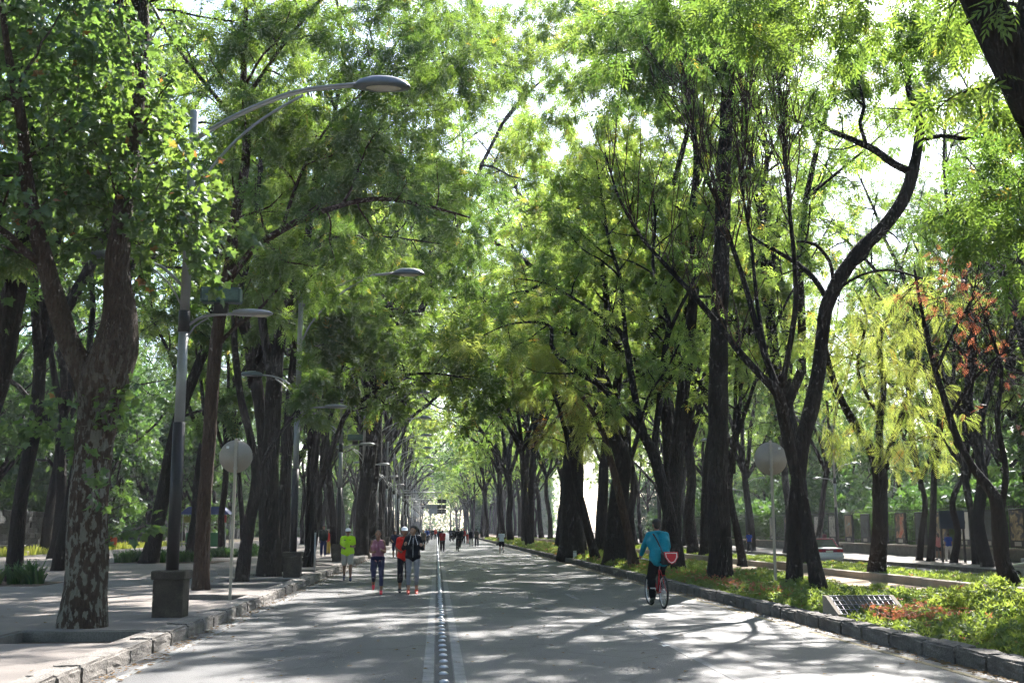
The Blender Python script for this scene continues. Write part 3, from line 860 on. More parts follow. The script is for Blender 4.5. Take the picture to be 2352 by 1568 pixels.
t = Tree(22); b = gnd(1886, 1373, .13); Y = b[1]; t.foot = b
C = t.limb(flare([(*b, .165)] + px(Y, (1866, 1270, .15, .3), (1848, 1180, .14, .5), (1834, 1110, .135, .6), (1814, 1030, .13, .5), (1800, 960, .13, .3), (1786, 900, .125), (1750, 865, .085), (1700, 810, .075, .2), (1650, 745, .068, .4), (1590, 675, .06, .6), (1530, 610, .05, .8), (1470, 540, .04, 1), (1420, 450, .03, 1.2), (1390, 350, .018, 1.4))), .18, 12)
B1 = t.limb(px(Y, (1790, 905, .085), (1762, 830, .08, .2), (1735, 740, .07, .4), (1710, 650, .062, .6), (1680, 560, .055, .8), (1650, 470, .045, 1), (1610, 380, .035, 1.2), (1590, 280, .025, 1.4), (1570, 170, .015, 1.6)), .2, 8)
B2 = t.limb(px(Y, (1795, 890, .07), (1815, 790, .065, -.2), (1828, 690, .06, -.3), (1822, 570, .052, -.4), (1810, 450, .045, -.5), (1802, 330, .035, -.5), (1790, 220, .025, -.5), (1800, 120, .015, -.5)), .2, 8)
B3 = t.limb(px(Y, (1765, 840, .05), (1740, 700, .045, .6), (1725, 560, .04, 1), (1705, 420, .03, 1.3), (1715, 290, .02, 1.5), (1700, 180, .012, 1.6)), .2, 6)
# many upright, nearly bare shoots
shoots = MB()
for A, n in ((C, 26), (B1, 46), (B2, 40), (B3, 38)):
    m = len(A); rg = t.rng
    for i in range(n):
        j = int(m * rg.uniform(.42, .95))
        d = norm(np.array((rg.normal(-.05, .3), rg.normal(0, .3), 1.0)))
        S = t.wander(A[min(j, m - 1), :3], d, rg.uniform(1.2, 3.2), rg.uniform(.012, .022), up=.1, n=7, wob=.10, rend=.3)
        shoots.tube(S[:, :3], S[:, 3], 4, False)
        for q in range(5):
            s2 = t.wander(S[int(rg.integers(2, 7)), :3], norm(d + rg.normal(0, .4, 3)), rg.uniform(.5, 1.5), .008, up=.08, n=5, wob=.12)
            shoots.tube(s2[:, :3], s2[:, 3], 3, False)
            if rg.random() < .2: t.twigs.append((s2, 1))
t.branch_out(C, 1, .55, 6, 1.2, (35, 80), .05, leaf=.5)
e = hero('jacaranda_tree', t, 700, 'ash', ASH_L, BARK, 'leaning dark trunk crossing in front of the brown one, many bare upright shoots')
sm_ = shoots.mesh('shoots', barkmat('bare_shoot', (.05, .032, .024), (.11, .07, .05)), True, fix=False)
sm_.transform(Matrix.Translation(Vector(-np.array(t.foot))))
link('shoots', sm_, e)['kind'] = 'stuff'

# the tall straight trunk
t = Tree(23); b = gnd(1655, 1338, .13); Y = b[1]; t.foot = b
C = t.limb(flare([(*b, .335)] + px(Y, (1652, 1220, .30), (1650, 1080, .285), (1650, 940, .27), (1650, 840, .26), (1654, 700, .245), (1658, 560, .23), (1662, 420, .21), (1668, 280, .19), (1676, 140, .16), (1684, 0, .13), (1690, -150, .09), (1700, -300, .05)), .8, 1.35), .3, 16)
t.branch_out(C, 1, .62, 16, 3.4, (40, 80), .0)
t.branch_out(C, 1, .40, 9, 1.6, (40, 70), .12, leaf=.15)
for c, r_, n in (((1560, 40), (1.5, 1.5, .8), 40), ((1420, 90), (1.3, 1.5, .8), 36), ((1700, 80), (1.2, 1.5, .8), 26), ((1480, 180), (1.1, 1.3, .6), 18)):
    t.fill(at(c[0], c[1], Y + t.rng.uniform(-2, 0)), r_, n)
hero('ash_tree', t, 11000, 'ash', ASH_L, BARK, 'tall straight thick trunk right of the teal cyclist, in the flower bed')

# forked tree beside the cyclist
t = Tree(24); b = gnd(1562, 1323, .13); Y = b[1]; t.foot = b
C = t.limb(flare([(*b, .25)] + px(Y, (1548, 1230, .21), (1530, 1150, .195), (1512, 1080, .185), (1495, 1030, .18), (1465, 980, .15), (1420, 930, .12, -.2), (1380, 885, .105, -.5), (1330, 855, .09, -.8), (1285, 820, .08, -1.1), (1266, 790, .065, -1.2), (1268, 755, .055, -1.3), (1240, 740, .04, -1.5), (1170, 745, .025, -2), (1110, 770, .015, -2.5)), .6, 1.4), .25, 12)
B1 = t.limb(px(Y, (1480, 1000, .12), (1462, 930, .115, .3), (1448, 850, .11, .6), (1438, 790, .10, .8), (1415, 750, .075, .8), (1370, 720, .06, .6), (1310, 680, .045, .2), (1250, 650, .03), (1190, 640, .02, -.4)), .25, 9)
B1b = t.limb(px(Y, (1440, 800, .08, .8), (1432, 720, .075, 1), (1425, 640, .065, 1.2), (1400, 560, .055, 1.4), (1385, 470, .04, 1.6), (1370, 370, .02, 1.8)), .25, 7)
B2 = t.limb(px(Y, (1500, 1040, .12), (1512, 950, .11, .4), (1520, 880, .105, .7), (1528, 800, .095, .9), (1536, 740, .085, 1), (1520, 690, .07, 1), (1500, 610, .055, 1), (1505, 500, .04, 1.1), (1490, 380, .025, 1.2)), .25, 8)
B2b = t.limb(px(Y, (1535, 770, .07, 1), (1560, 710, .06, .8), (1590, 650, .05, .6), (1610, 560, .035, .4), (1630, 470, .02, .2)), .25, 6)
B3 = t.limb(px(Y, (1470, 970, .05), (1495, 900, .045, -.5), (1530, 850, .035, -.8), (1560, 790, .025, -1)), .25, 6)
for A, n, l in ((C, 10, 1.8), (B1, 10, 1.8), (B1b, 9, 2.0), (B2, 9, 2.0), (B2b, 6, 1.7), (B3, 4, 1.2)):
    t.branch_out(A, 1, .45 if A is C else .3, n, l, (35, 80), .05, leaf=.8)
for c, r_, n in (((1330, 420), (1.5, 1.5, 1.1), 40), ((1430, 300), (1.5, 1.5, 1.0), 34), ((1280, 560), (1.3, 1.5, .9), 30), ((1480, 470), (1.2, 1.5, .8), 22), ((1250, 300), (1.3, 1.5, 1.0), 30), ((1300, 150), (1.8, 2, 1.2), 40), ((1220, 40), (1.6, 2, 1.0), 30), ((1400, 30), (1.6, 2, 1.0), 30)):
    t.fill(at(c[0], c[1], Y + t.rng.uniform(0, 4)), r_, n)
hero('ash_tree', t, 12500, 'ash', ASH_L, BARK, 'forked tree leaning behind the teal cyclist, limbs fanning out over the road', smin=.9, smax=1.3)

# straight dark trunk right behind it
t = Tree(25); b = gnd(1540, 1312, .13); Y = b[1]; t.foot = b
C = t.limb(flare([(*b, .28)] + px(Y, (1548, 1200, .26), (1552, 1080, .25), (1562, 960, .235), (1575, 850, .22), (1588, 740, .20), (1596, 620, .18), (1590, 500, .15), (1600, 380, .12), (1590, 240, .08), (1600, 100, .05))), .4, 12)
t.branch_out(C, 1, .5, 13, 3.4, (40, 80), .0)
hero('ash_tree', t, 8000, 'mid', ASH_L, BARK, 'straight dark trunk rising directly behind the forked one by the cyclist')

# the very broad trunk and its thin leaning neighbours further down the bed
def simple(seed, name, base, r0, pts, Yv, n, ln, count, kind, mat, bark, label, leaf0=.5, group=None, fills=(), fl=1.4):
    t = Tree(seed); t.foot = base
    C = t.limb(flare([(*base, r0)] + px(Yv, *pts), .8, 1.2), .4, 12)
    t.branch_out(C, 1, leaf0, n, ln, (35, 80), .02)
    for c, r_, k in fills:
        t.fill(at(c[0], c[1], Yv + t.rng.uniform(-1, 1)), r_, k)
    return hero(name, t, count, kind, mat, bark, label, group)
b = gnd(1312, 1283, .13)
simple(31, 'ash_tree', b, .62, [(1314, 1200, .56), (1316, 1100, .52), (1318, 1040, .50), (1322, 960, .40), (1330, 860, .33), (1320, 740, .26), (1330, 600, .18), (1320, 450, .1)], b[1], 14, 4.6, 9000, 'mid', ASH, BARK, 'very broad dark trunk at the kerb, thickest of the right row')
b = gnd(1414, 1299, .13)
simple(32, 'ash_tree', b, .50, [(1418, 1200, .43), (1424, 1110, .36), (1432, 1060, .32), (1410, 1000, .26), (1388, 930, .2), (1380, 840, .17), (1395, 720, .14), (1380, 560, .09), (1390, 420, .04)], b[1], 10, 3.6, 6500, 'mid', ASH_L, BARK, 'broad trunk right of the very broad one, narrowing to a leftward elbow')
b = gnd(1370, 1290, .13)
simple(33, 'jacaranda_tree', b, .20, [(1352, 1220, .18), (1338, 1160, .17), (1322, 1100, .15), (1310, 1040, .12), (1290, 960, .09), (1262, 880, .07), (1230, 800, .04)], b[1], 8, 2.2, 700, 'frond', JACA, BARK, 'thin trunk leaning left in front of the very broad one, yellowing fronds', .5)
b = gnd(1458, 1308, .13)
simple(34, 'jacaranda_tree', b, .19, [(1446, 1240, .16), (1430, 1170, .15), (1416, 1110, .14), (1404, 1060, .12), (1380, 980, .10), (1330, 900, .07), (1270, 830, .05), (1200, 780, .03)], b[1], 9, 2.0, 1300, 'frond', JACA, BARK_B, 'thin mottled trunk leaning left across the broad trunks, yellow fronds over the road', .55,
       fills=[((1200, 800), (1.7, 2, .6), 22), ((1110, 790), (.9, 1.5, .45), 10), ((1260, 860), (.9, 1.5, .4), 7)])
# near tree at the right edge: only its dark limb and leaves come into the picture
t = Tree(26); Y = 12.5; t.foot = np.array((8.3, 13.2, .13))
C = t.limb(flare([(8.3, 13.2, .13, .36)] + px(Y, (2640, 1000, .33), (2520, 560, .30), (2420, 330, .27), (2340, 170, .25), (2270, 30, .235), (2200, -110, .21), (2120, -250, .17), (2040, -420, .1))), .3, 14)
B = t.limb(px(Y, (2345, 190, .14), (2350, 60, .12, .5), (2375, -80, .1, 1), (2400, -220, .06, 1.4)), .3, 9)
t.branch_out(C, 1, .72, 8, 1.8, (45, 85), -.03); t.branch_out(B, 1, .4, 6, 1.6, (45, 85), -.03)
for c, r_, n, dy in (((2340, 430), (.55, 1, .4), 22, 4), ((2330, 560), (.45, 1, .35), 14, 5), ((2345, 260), (.5, .8, .4), 14, 4), ((2230, 40), (.7, 1, .4), 14, 5), ((2050, 20), (.8, 1, .3), 12, 6), ((2335, 500), (.45, .8, .3), 12, 5), ((1900, 30), (.9, 1, .4), 16, 5), ((1680, 20), (.9, 1, .35), 16, 5), ((1500, 60), (.9, 1, .45), 18, 6)):
    t.fill(at(c[0], c[1], Y + dy), r_, n)
hero('ash_tree', t, 5000, 'ash', ASH, BARK, 'near tree at the upper right corner, one thick black limb slanting in', smin=.8, smax=1.25)

# yellowing jacaranda in the planter, its fronds hanging over the sand path
t = Tree(27); b = np.array((12.9, 33.0, .24)); t.foot = b; Y = 32.0
C = t.limb(flare([(*b, .24)] + px(Y, (2022, 1200, .21), (2020, 1130, .21), (2022, 1090, .22), (2000, 1030, .14), (1955, 960, .12, -.5), (1925, 900, .10, -1), (1900, 820, .08, -1.2), (1890, 720, .05, -1.4))), .3, 12)
B1 = t.limb(px(Y, (2024, 1085, .12), (2020, 980, .11, -.4), (2030, 880, .09, -.8), (2020, 780, .08, -1.2), (2060, 700, .06, -1.6), (2110, 640, .04, -1.8)), .3, 8)
B2 = t.limb(px(Y, (2030, 1080, .11), (2050, 1010, .09, .2), (2090, 900, .08, .4), (2110, 780, .06, .6), (2090, 660, .04, .8)), .3, 8)
B3 = t.limb(px(Y, (2020, 960, .06), (1970, 850, .05, -1), (1990, 730, .04, -1.4), (1960, 660, .02, -1.6)), .3, 6)
for A, n in ((C, 4), (B1, 7), (B2, 6), (B3, 6)):
    t.branch_out(A, 1, .4, n, 1.4, (40, 85), -.08, leaf=.7)
for c, r_, n in (((2000, 790), (1.0, 2.0, .95), 30), ((2040, 900), (1.05, 2.0, .95), 32), ((2075, 1010), (.9, 1.8, .8), 26), ((1985, 690), (.7, 1, .35), 14), ((2120, 690), (.6, 1, .3), 13), ((2165, 730), (.3, .5, .25), 6), ((1895, 1000), (.30, .5, .55), 10), ((1890, 800), (.35, .6, .7), 10), ((2110, 640), (.35, .6, .25), 5)):
    t.fill(at(c[0], c[1], Y - 2 + t.rng.uniform(-.8, .8)), r_, n)
hero('jacaranda_tree', t, 1250, 'frond', JACA, BARK, 'jacaranda with bright yellow fronds hanging over the sand path, Y shaped trunk in the planter', droop=.9, smin=.5, smax=.9)
# half bare tree with red leaves
t = Tree(28); b = np.array((12.95, 25.2, .24)); t.foot = b; Y = 25.2
C = t.limb(flare([(*b, .19)] + px(Y, (2300, 1280, .17), (2295, 1210, .165), (2285, 1140, .14), (2240, 1080, .10, .3), (2200, 1010, .085, .6), (2170, 920, .075, .9), (2140, 820, .06, 1.2), (2120, 730, .045, 1.4), (2100, 620, .03, 1.6))), .25, 10)
B1 = t.limb(px(Y, (2296, 1190, .09), (2310, 1080, .07), (2290, 960, .06, .2), (2300, 850, .045, .4), (2260, 720, .03, .5)), .25, 7)
B2 = t.limb(px(Y, (2180, 960, .05, .8), (2230, 880, .04, .5), (2290, 820, .03), (2370, 780, .02, -.4)), .25, 6)
B3 = t.limb(px(Y, (2150, 850, .05, 1), (2190, 760, .035, .8), (2230, 690, .025, .6), (2250, 600, .015, .4)), .25, 6)
rg = t.rng
for A in (C, B1, B2, B3):
    for i in range(22):
        j = int(len(A) * rg.uniform(.45, .98)); d = norm(np.array((rg.normal(.3, .6), rg.normal(0, .4), rg.normal(.35, .5))))
        S = t.wander(A[min(j, len(A) - 1), :3], d, rg.uniform(.8, 2.0), .011, up=.03, n=6, wob=.15, rend=.3)
        t.w.tube(S[:, :3], S[:, 3], 4, False)
        for q in range(5):
            s2 = t.wander(S[int(rg.integers(2, 6)), :3], norm(d + rg.normal(0, .5, 3)), rg.uniform(.4, .9), .006, n=4, wob=.15)
            t.w.tube(s2[:, :3], s2[:, 3], 3, False)
for c, r_, n in (((2160, 670), (.40, .6, .32), 16), ((2245, 740), (.26, .5, .42), 18), ((2200, 640), (.25, .4, .2), 6), ((2255, 830), (.25, .4, .15), 4), ((2325, 950), (.15, .4, .2), 3)):
    t.fill(at(c[0], c[1], Y + t.rng.uniform(-.5, .8)), r_, n)
hero('half_bare_tree', t, 200, 'ash', REDL, BARK, 'half bare twiggy tree with patches of red leaves, at the right edge of the planter', smin=.55, smax=.9)

# ---- rows and woods: a few grown trees, copied
VA = [generic(101, 24.5, 7.5, 7.2, .29, 5, 'mid', 6200, ASH, BARK, (.5, .2), second=6, t0=.3),
      generic(102, 26.0, 7.0, 7.4, .32, 5, 'mid', 6200, ASH, BARK, (-.7, .1), second=6, t0=.3),
      generic(103, 22.5, 6.0, 6.4, .22, 4, 'mid', 5200, ASH, BARK, (.9, -.3), second=6, t0=.28),
      generic(104, 23.5, 6.5, 6.6, .21, 4, 'mid', 5200, ASH, BARK, (-.3, .6), second=6, t0=.28)]
VL = [generic(111, 24.0, 7.0, 7.0, .26, 5, 'mid', 5600, ASH_L, BARK, (-.6, .2), second=6, t0=.3),
      generic(112, 25.5, 6.2, 7.2, .31, 5, 'mid', 5600, ASH_L, BARK, (.4, .3), second=6, t0=.3),
      generic(113, 20.5, 5.0, 6.0, .19, 4, 'mid', 4200, ASH_L, BARK, (1.0, .2), second=6, t0=.25)]
VF = [generic(121, 25.0, 8.0, 7.4, .28, 5, 'far', 2500, ASH, BARK, (.4, .2), second=5, t0=.32),
      generic(122, 24.5, 7.5, 7.2, .25, 5, 'far', 2500, ASH_L, BARK, (-.5, .2), second=5, t0=.32),
      generic(123, 25.5, 7.5, 7.4, .28, 5, 'far', 2500, ASH_D, BARK, (.2, -.4), second=5, t0=.32)]
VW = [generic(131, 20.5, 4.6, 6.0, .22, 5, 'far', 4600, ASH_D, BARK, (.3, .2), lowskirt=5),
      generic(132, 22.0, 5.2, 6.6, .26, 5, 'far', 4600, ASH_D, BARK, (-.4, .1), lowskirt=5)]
rg = random.Random(77)
ORD = 'first second third fourth fifth sixth seventh eighth ninth tenth eleventh twelfth thirteenth fourteenth fifteenth sixteenth seventeenth eighteenth nineteenth twentieth'.split()
ORD += ['twenty-' + o_ for o_ in ORD[:9]] + ['thirtieth'] + ['thirty-' + o_ for o_ in ORD[:9]]
def row(X, ys, variants, sx=.6, group='', label='', smin=.88, smax=1.12, name='ash_tree', z=.03, start=0):
    for i, y in enumerate(ys):
        put_tree(rg.choice(variants), (X + rg.uniform(-sx, sx), y + rg.uniform(-.8, .8), z), rg.uniform(0, 6.28), rg.uniform(smin, smax), label.replace('#', ORD[i + start]), group, name)
def frange(a, b, s):
    o = []
    while a < b: o.append(a); a += s
    return o
# left, kerb side
for i, (pxx, pyy, v, s, lab) in enumerate([
        (772, 1287, VA[3], .92, 'slim dark trunk left of the yellow shirted jogger, beside the standing couple'),
        (830, 1281, VA[1], 1.2, 'massive dark trunk just behind the yellow shirted jogger'),
        (858, 1273, VA[0], 1.2, 'dark trunk between the jogging woman and the yellow shirted man')]):
    b = gnd(pxx, pyy, .03)
    put_tree(v, b, 1.0 + i * 1.7, s, lab, 'trees of the left kerb row')
row(-4.9, [46.0], VA, .1, 'trees of the left kerb row', 'dark trunk of the left kerb row, behind the thin short post')
row(-4.9, frange(73, 150, 11), VA[:2] + VF + [VF[1]], .5, 'trees of the left kerb row', 'hazy tree of the left kerb row, # one beyond the fourth lamp', 1.05, 1.3)
row(-5.0, frange(155, 380, 17), VF, .6, 'trees of the left kerb row', 'hazy tree of the left kerb row, # one beyond the fourth lamp', start=8)
# left, second row in the pavement
row(-12.0, frange(57, 150, 10), VA, .7, 'second row of trees on the left', '# tree of the second row behind the leaning trunk, standing in the left pavement', z=.2)
row(-12.0, frange(157, 300, 12), VF, .8, 'second row of trees on the left', '# tree of the second row behind the leaning trunk, standing in the left pavement', z=.2, start=10)
for (x, y, lab) in ((-11.6, 32.5, 'trunk behind the near strap leaved bed at the left edge'), (-13.0, 40.5, 'trunk seen left of the plane tree, behind the near bed'), (-19.0, 46.0, 'trunk at the outer edge of the left pavement before the grass'),
                    (-18.5, 57.0, 'trunk at the outer edge of the left pavement right of the plane tree'), (-19.5, 35.0, 'trunk at the outer edge of the left pavement near the picture edge')):
    put_tree(rg.choice(VA), (x, y, .1), rg.uniform(0, 6), 1.0, lab, 'trees on the left pavement')
# big crowned trees that close the canopy over the middle of the picture
put_tree(VL[0], (9.6, 47.5, .1), 2.0, 1.12, 'high light green crowned tree behind the forked trunks by the cyclist', 'trees of the right kerb row')
put_tree(VL[0], (-6.3, 43.8, .1), 0.7, 1.1, 'high light green crowned tree behind the second lamp', 'trees of the left kerb row')
# left park woods
for k in range(72):
    x = -24.5 - 34 * rg.random() ** 1.1
    y = 44 + 150 * rg.random()
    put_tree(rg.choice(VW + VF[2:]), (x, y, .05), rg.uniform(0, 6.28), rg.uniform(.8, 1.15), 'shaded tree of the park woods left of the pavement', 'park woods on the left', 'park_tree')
# right, kerb side
row(8.5, [61.5, 66, 72, 79], [VL[0], VL[2], VA[3]], .5, 'trees of the right kerb row', '# dark trunk of the right kerb row beyond the very broad one', 1.1, 1.25, z=.1)
row(7.8, frange(88, 150, 11), VF[:2] + VL[:2], .8, 'trees of the right kerb row', 'hazy tree of the right kerb row, # one beyond the white jogger', 1.05, 1.25, z=.1)
row(7.8, frange(155, 380, 17), VF[:2], .9, 'trees of the right kerb row', 'hazy tree of the right kerb row, # one beyond the white jogger', z=.1, start=6)
# planter between path and side road
for (pxx, pyy, zz, v, s, lab) in [
        (1856, 1290, .38, VL[1], 1.0, 'thick trunk behind the crossing pair, left of the white taxi'),
        (1619, 1272, .38, VL[0], .95, 'dark trunk in the planter left of the tall straight trunk'),
        (1705, 1292, .38, VL[2], .75, 'thin forked tree in the planter right of the tall straight trunk')]:
    put_tree(v, gnd(pxx, pyy, zz), rg.uniform(0, 6), s, lab, 'trees in the planter')
row(13.6, frange(58, 160, 11), VL + VA, .5, 'trees in the planter', 'tree in the planter along the side road, # one beyond the forked one', z=.3)
row(13.6, frange(165, 340, 13), VF, .6, 'trees in the planter', 'tree in the planter along the side road, # one beyond the forked one', z=.3, start=10)
# far pavement of the side road
for (pxx, pyy, lab) in [(2112, 1287, 'left one of two slim trunks beside the person in pink'), (2137, 1289, 'right one of two slim trunks, touching the person in pink'),
                        (2190, 1293, 'left trunk beside the blue person on the far pavement'), (2243, 1296, 'right trunk beside the blue person on the far pavement')]:
    put_tree(VA[3] if pxx % 2 else VL[2], gnd(pxx, pyy, -.2), rg.uniform(0, 6), .95, lab, 'trees along the far pavement')
row(25.6, frange(76, 170, 8), VA + VL, .4, 'trees along the far pavement', 'tree along the far pavement, # one beyond the person in pink', z=-.2)
row(25.6, [46, 53], VA, .4, 'trees along the far pavement', '# tree along the far pavement at the right edge, half hidden by the planter trunk', z=-.2)
# woods behind the poster fence
for k in range(52):
    x = 34 + 26 * rg.random() ** 1.1
    y = 34 + 150 * rg.random()
    put_tree(rg.choice(VW + VF), (x, y, -.4), rg.uniform(0, 6.28), rg.uniform(.8, 1.1), 'shaded tree of the woods behind the poster fence', 'woods behind the fence', 'park_tree')
# the same rows go on beside and behind the viewer and shade the place
for (x, y) in ((-5.0, -34), (-5.1, -23), (-4.9, -12), (-5.0, -2), (-12, -30), (-12.4, -17), (-12, -5), (-12.6, 8), (-20, -24), (-20.5, -8), (-19.5, 6), (-19, 20), (8.0, -33), (8.2, -22), (7.9, -11), (8.3, -1), (13.8, -28), (13.6, -14), (13.9, 2), (13.5, 13), (22, -22), (22.5, -6), (22, 10), (23, 22), (-28, 0), (-27, 16), (-28, 32), (32, -10), (34, 8), (35, 24)):
    put_tree(rg.choice(VW + VF), (x, y, .05), rg.uniform(0, 6.28), rg.uniform(.95, 1.15), 'tree of the rows beside and behind the viewer', 'trees beside the viewer')
# the avenue's end
for k in range(14):
    put_tree(rg.choice(VF), (rg.uniform(-30, 34), rg.uniform(385, 460), 0), rg.uniform(0, 6), rg.uniform(.9, 1.2), 'pale hazy tree closing the far end of the avenue', 'trees at the end of the avenue')
# distant undergrowth that closes the woods: one mass of leaves each side
def woods_mass(name, x0, x1, y0, y1, h, n, seed, label, sc, z0=0):
    rr = np.random.default_rng(seed)
    P = np.column_stack([rr.uniform(x0, x1, n), rr.uniform(y0, y1, n), rr.uniform(0, 1, n) ** 1.15 * h])
    P[:, 2] *= 0.7 + 0.3 * np.sin(P[:, 1] * .23 + P[:, 0] * .3) * np.sin(P[:, 1] * .071 + 1)
    P[:, 2] += z0
    D = norm(rr.normal(0, 1, (n, 3)) + np.array((0, 0, -.3)))
    T, f = template('far')
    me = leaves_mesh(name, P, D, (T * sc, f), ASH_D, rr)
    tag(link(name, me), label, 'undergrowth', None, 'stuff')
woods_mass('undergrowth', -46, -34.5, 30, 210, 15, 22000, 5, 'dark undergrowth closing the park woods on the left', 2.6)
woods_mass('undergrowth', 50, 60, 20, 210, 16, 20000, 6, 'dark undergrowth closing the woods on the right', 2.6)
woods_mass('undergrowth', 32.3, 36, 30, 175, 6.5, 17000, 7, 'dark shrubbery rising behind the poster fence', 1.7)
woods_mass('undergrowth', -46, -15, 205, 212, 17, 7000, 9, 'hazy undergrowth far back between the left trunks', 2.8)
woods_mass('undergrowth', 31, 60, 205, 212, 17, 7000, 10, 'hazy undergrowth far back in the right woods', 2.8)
woods_mass('undergrowth', 9, 31, 300, 312, 27, 12000, 11, 'hazy foliage at the far end of the side road', 3.0)
woods_mass('undergrowth', -60, 60, 470, 480, 28, 9000, 8, 'pale hazy foliage closing the far end of the avenue', 3.2)
# ------------------------------------------------------------------ street furniture
GALV = plain('galvanised_pole', (0.30, 0.31, 0.31), .5, .35, noise=.15, nscale=6)
BLACK = plain('black_paint', (0.012, 0.012, 0.014), .45, 0, noise=.3, nscale=5)
LAMPG = plain('lamp_housing', (0.27, 0.28, 0.28), .4, .2, noise=.1)
LAMPD = plain('lamp_housing_dark', (0.12, 0.14, 0.15), .4, .3, noise=.1)
LENS = plain('lamp_lens', (0.55, 0.52, 0.42), .15, 0, .6)
PED = surface('pedestal_stone', [(0.3, (0.028, 0.024, 0.019)), (0.55, (0.055, 0.047, 0.037)), (0.75, (0.09, 0.08, 0.062))], scale=5, fine=60, fine_amt=.35, rough=.9, bump=.7)
GREENBOX = plain('green_box_paint', (0.03, 0.075, 0.065), .5, .1, noise=.2, nscale=10)
GREENGL = plain('floodlight_glass', (0.09, 0.16, 0.14), .18, 0, .6, noise=.5, nscale=40)
def arc(p, n=14):
    return catmull(np.array(p, dtype=float), 0.18)
def copytree(o, parent=None):
    c = o.copy(); COL.objects.link(c); c.parent = parent
    for ch in list(o.children): copytree(ch, c)
    return c
def lamp_post(loc, label, box, group, detail=True):
    e = empty('street_lamp', loc, 0, label, 'street lamp', group)
    p = MB(); p.bbox(-.245, .245, -.245, .245, -.1, .60, .012); ped = p.build('pedestal', PED, e)
    MB().bbox(-.28, .28, -.28, .28, .60, .75, .02).build('pedestal_cap', PED, ped)
    MB().lathe([(.105, .75), (.105, 3.2), (.098, 3.2)], 14).build('pole_base', BLACK, e, True)
    MB().lathe([(.088, 3.2), (.086, 4.75)], 14).build('pole', GALV, e, True)
    MB().lathe([(.10, 4.75), (.10, 5.12)], 14).build('pole_band', BLACK, e, True)
    MB().lathe([(.084, 5.12), (.07, 8.72), (.06, 8.74)], 14).build('pole', GALV, e, True)
    a = MB()
    up_ = arc([(.05, 0, 8.22), (.55, 0, 8.55), (1.2, 0, 8.9), (1.9, 0, 9.16), (2.85, 0, 9.30)])
    for dy in (-.05, .05): a.tube(up_ + np.array((0, dy, 0)), .028, 8)
    a.build('arm', GALV, e, True)
    s_ = MB(); s_.tube(arc([(.05, 0, 7.05), (.30, 0, 7.62), (.75, 0, 8.2), (1.25, 0, 8.65), (1.9, 0, 9.08)]), .026, 8); s_.build('arm_brace', GALV, e, True)
    h = MB()
    n = 24
    a_ = np.arange(n) / n * 2 * math.pi
    V, nr = [], 5
    for i, (f, z) in enumerate(((1.0, 9.26), (.98, 9.30), (.82, 9.38), (.5, 9.44), (.15, 9.46))):
        V += [(3.30 + .52 * f * math.cos(q), .24 * f * math.sin(q), z) for q in a_]
    V += [(3.30 + .40 * math.cos(q), .18 * math.sin(q), 9.245) for q in a_]
    Q = [(i * n + j, i * n + (j + 1) % n, (i + 1) * n + (j + 1) % n, (i + 1) * n + j) for i in range(nr - 1) for j in range(n)]
    Q += [(5 * n + j, 5 * n + (j + 1) % n, (j + 1) % n, j) for j in range(n)]
    h.add(V, [Q, [list(range(4 * n, 5 * n))], [list(range(5 * n, 6 * n))[::-1]]])
    head = h.build('lamp_head', LAMPD, e, True)
    MB().ell((3.33, 0, 9.245), .33, .14, .05, 14, 6).build('lens', LENS, head, True)
    # lower arms, to the road and to the park
    a = MB(); a.tube(arc([(.05, 0, 4.85), (.25, 0, 5.0), (.5, 0, 5.06), (.85, 0, 5.08)]), .026, 8); a.build('lower_arm', GALV, e, True)
    a = MB(); a.tube(arc([(.05, 0, 4.62), (.18, 0, 4.85), (.4, 0, 5.0)]), .014, 6); a.build('lower_arm_brace', GALV, e, True)
    lh = MB()
    prof = [(0, .06, .05), (.10, .09, .075), (.3, .125, .085), (.5, .135, .075), (.62, .10, .05), (.68, .03, .02)]
    V = [(.82 + x_, w * math.cos(q), 5.09 + hh * math.sin(q) * (1.0 if math.sin(q) > 0 else .6)) for x_, w, hh in prof for q in a_[::2]]
    m = 12
    Q = [(i * m + j, i * m + (j + 1) % m, (i + 1) * m + (j + 1) % m, (i + 1) * m + j) for i in range(5) for j in range(m)]
    lh.add(V, [Q, [list(range(m))[::-1], list(range(5 * m, 6 * m))]])
    l2 = lh.build('lower_lamp_head', LAMPG, e, True)
    MB().ell((1.30, 0, 5.055), .15, .085, .03, 10, 6).build('lens', LENS, l2, True)
    a = MB(); a.tube(arc([(-.05, 0, 5.55), (-.4, 0, 5.88), (-.8, 0, 6.02), (-1.1, 0, 6.05)]), .026, 8); a.build('park_arm', GALV, e, True)
    a = MB(); a.tube(arc([(-.05, 0, 5.2), (-.3, 0, 5.62), (-.7, 0, 5.95)]), .018, 6); a.build('park_arm_brace', GALV, e, True)
    hp = MB()
    V = []
    for i, (f, z) in enumerate(((1.0, 6.03), (.98, 6.06), (.8, 6.13), (.3, 6.17))):
        V += [(-1.42 + .36 * f * math.cos(q), .19 * f * math.sin(q), z) for q in a_]
    Q = [(i * n + j, i * n + (j + 1) % n, (i + 1) * n + (j + 1) % n, (i + 1) * n + j) for i in range(3) for j in range(n)]
    hp.add(V, [Q, [list(range(3 * n, 4 * n)), list(range(n))[::-1]]])
    hp.build('park_lamp_head', LAMPD, e, True)
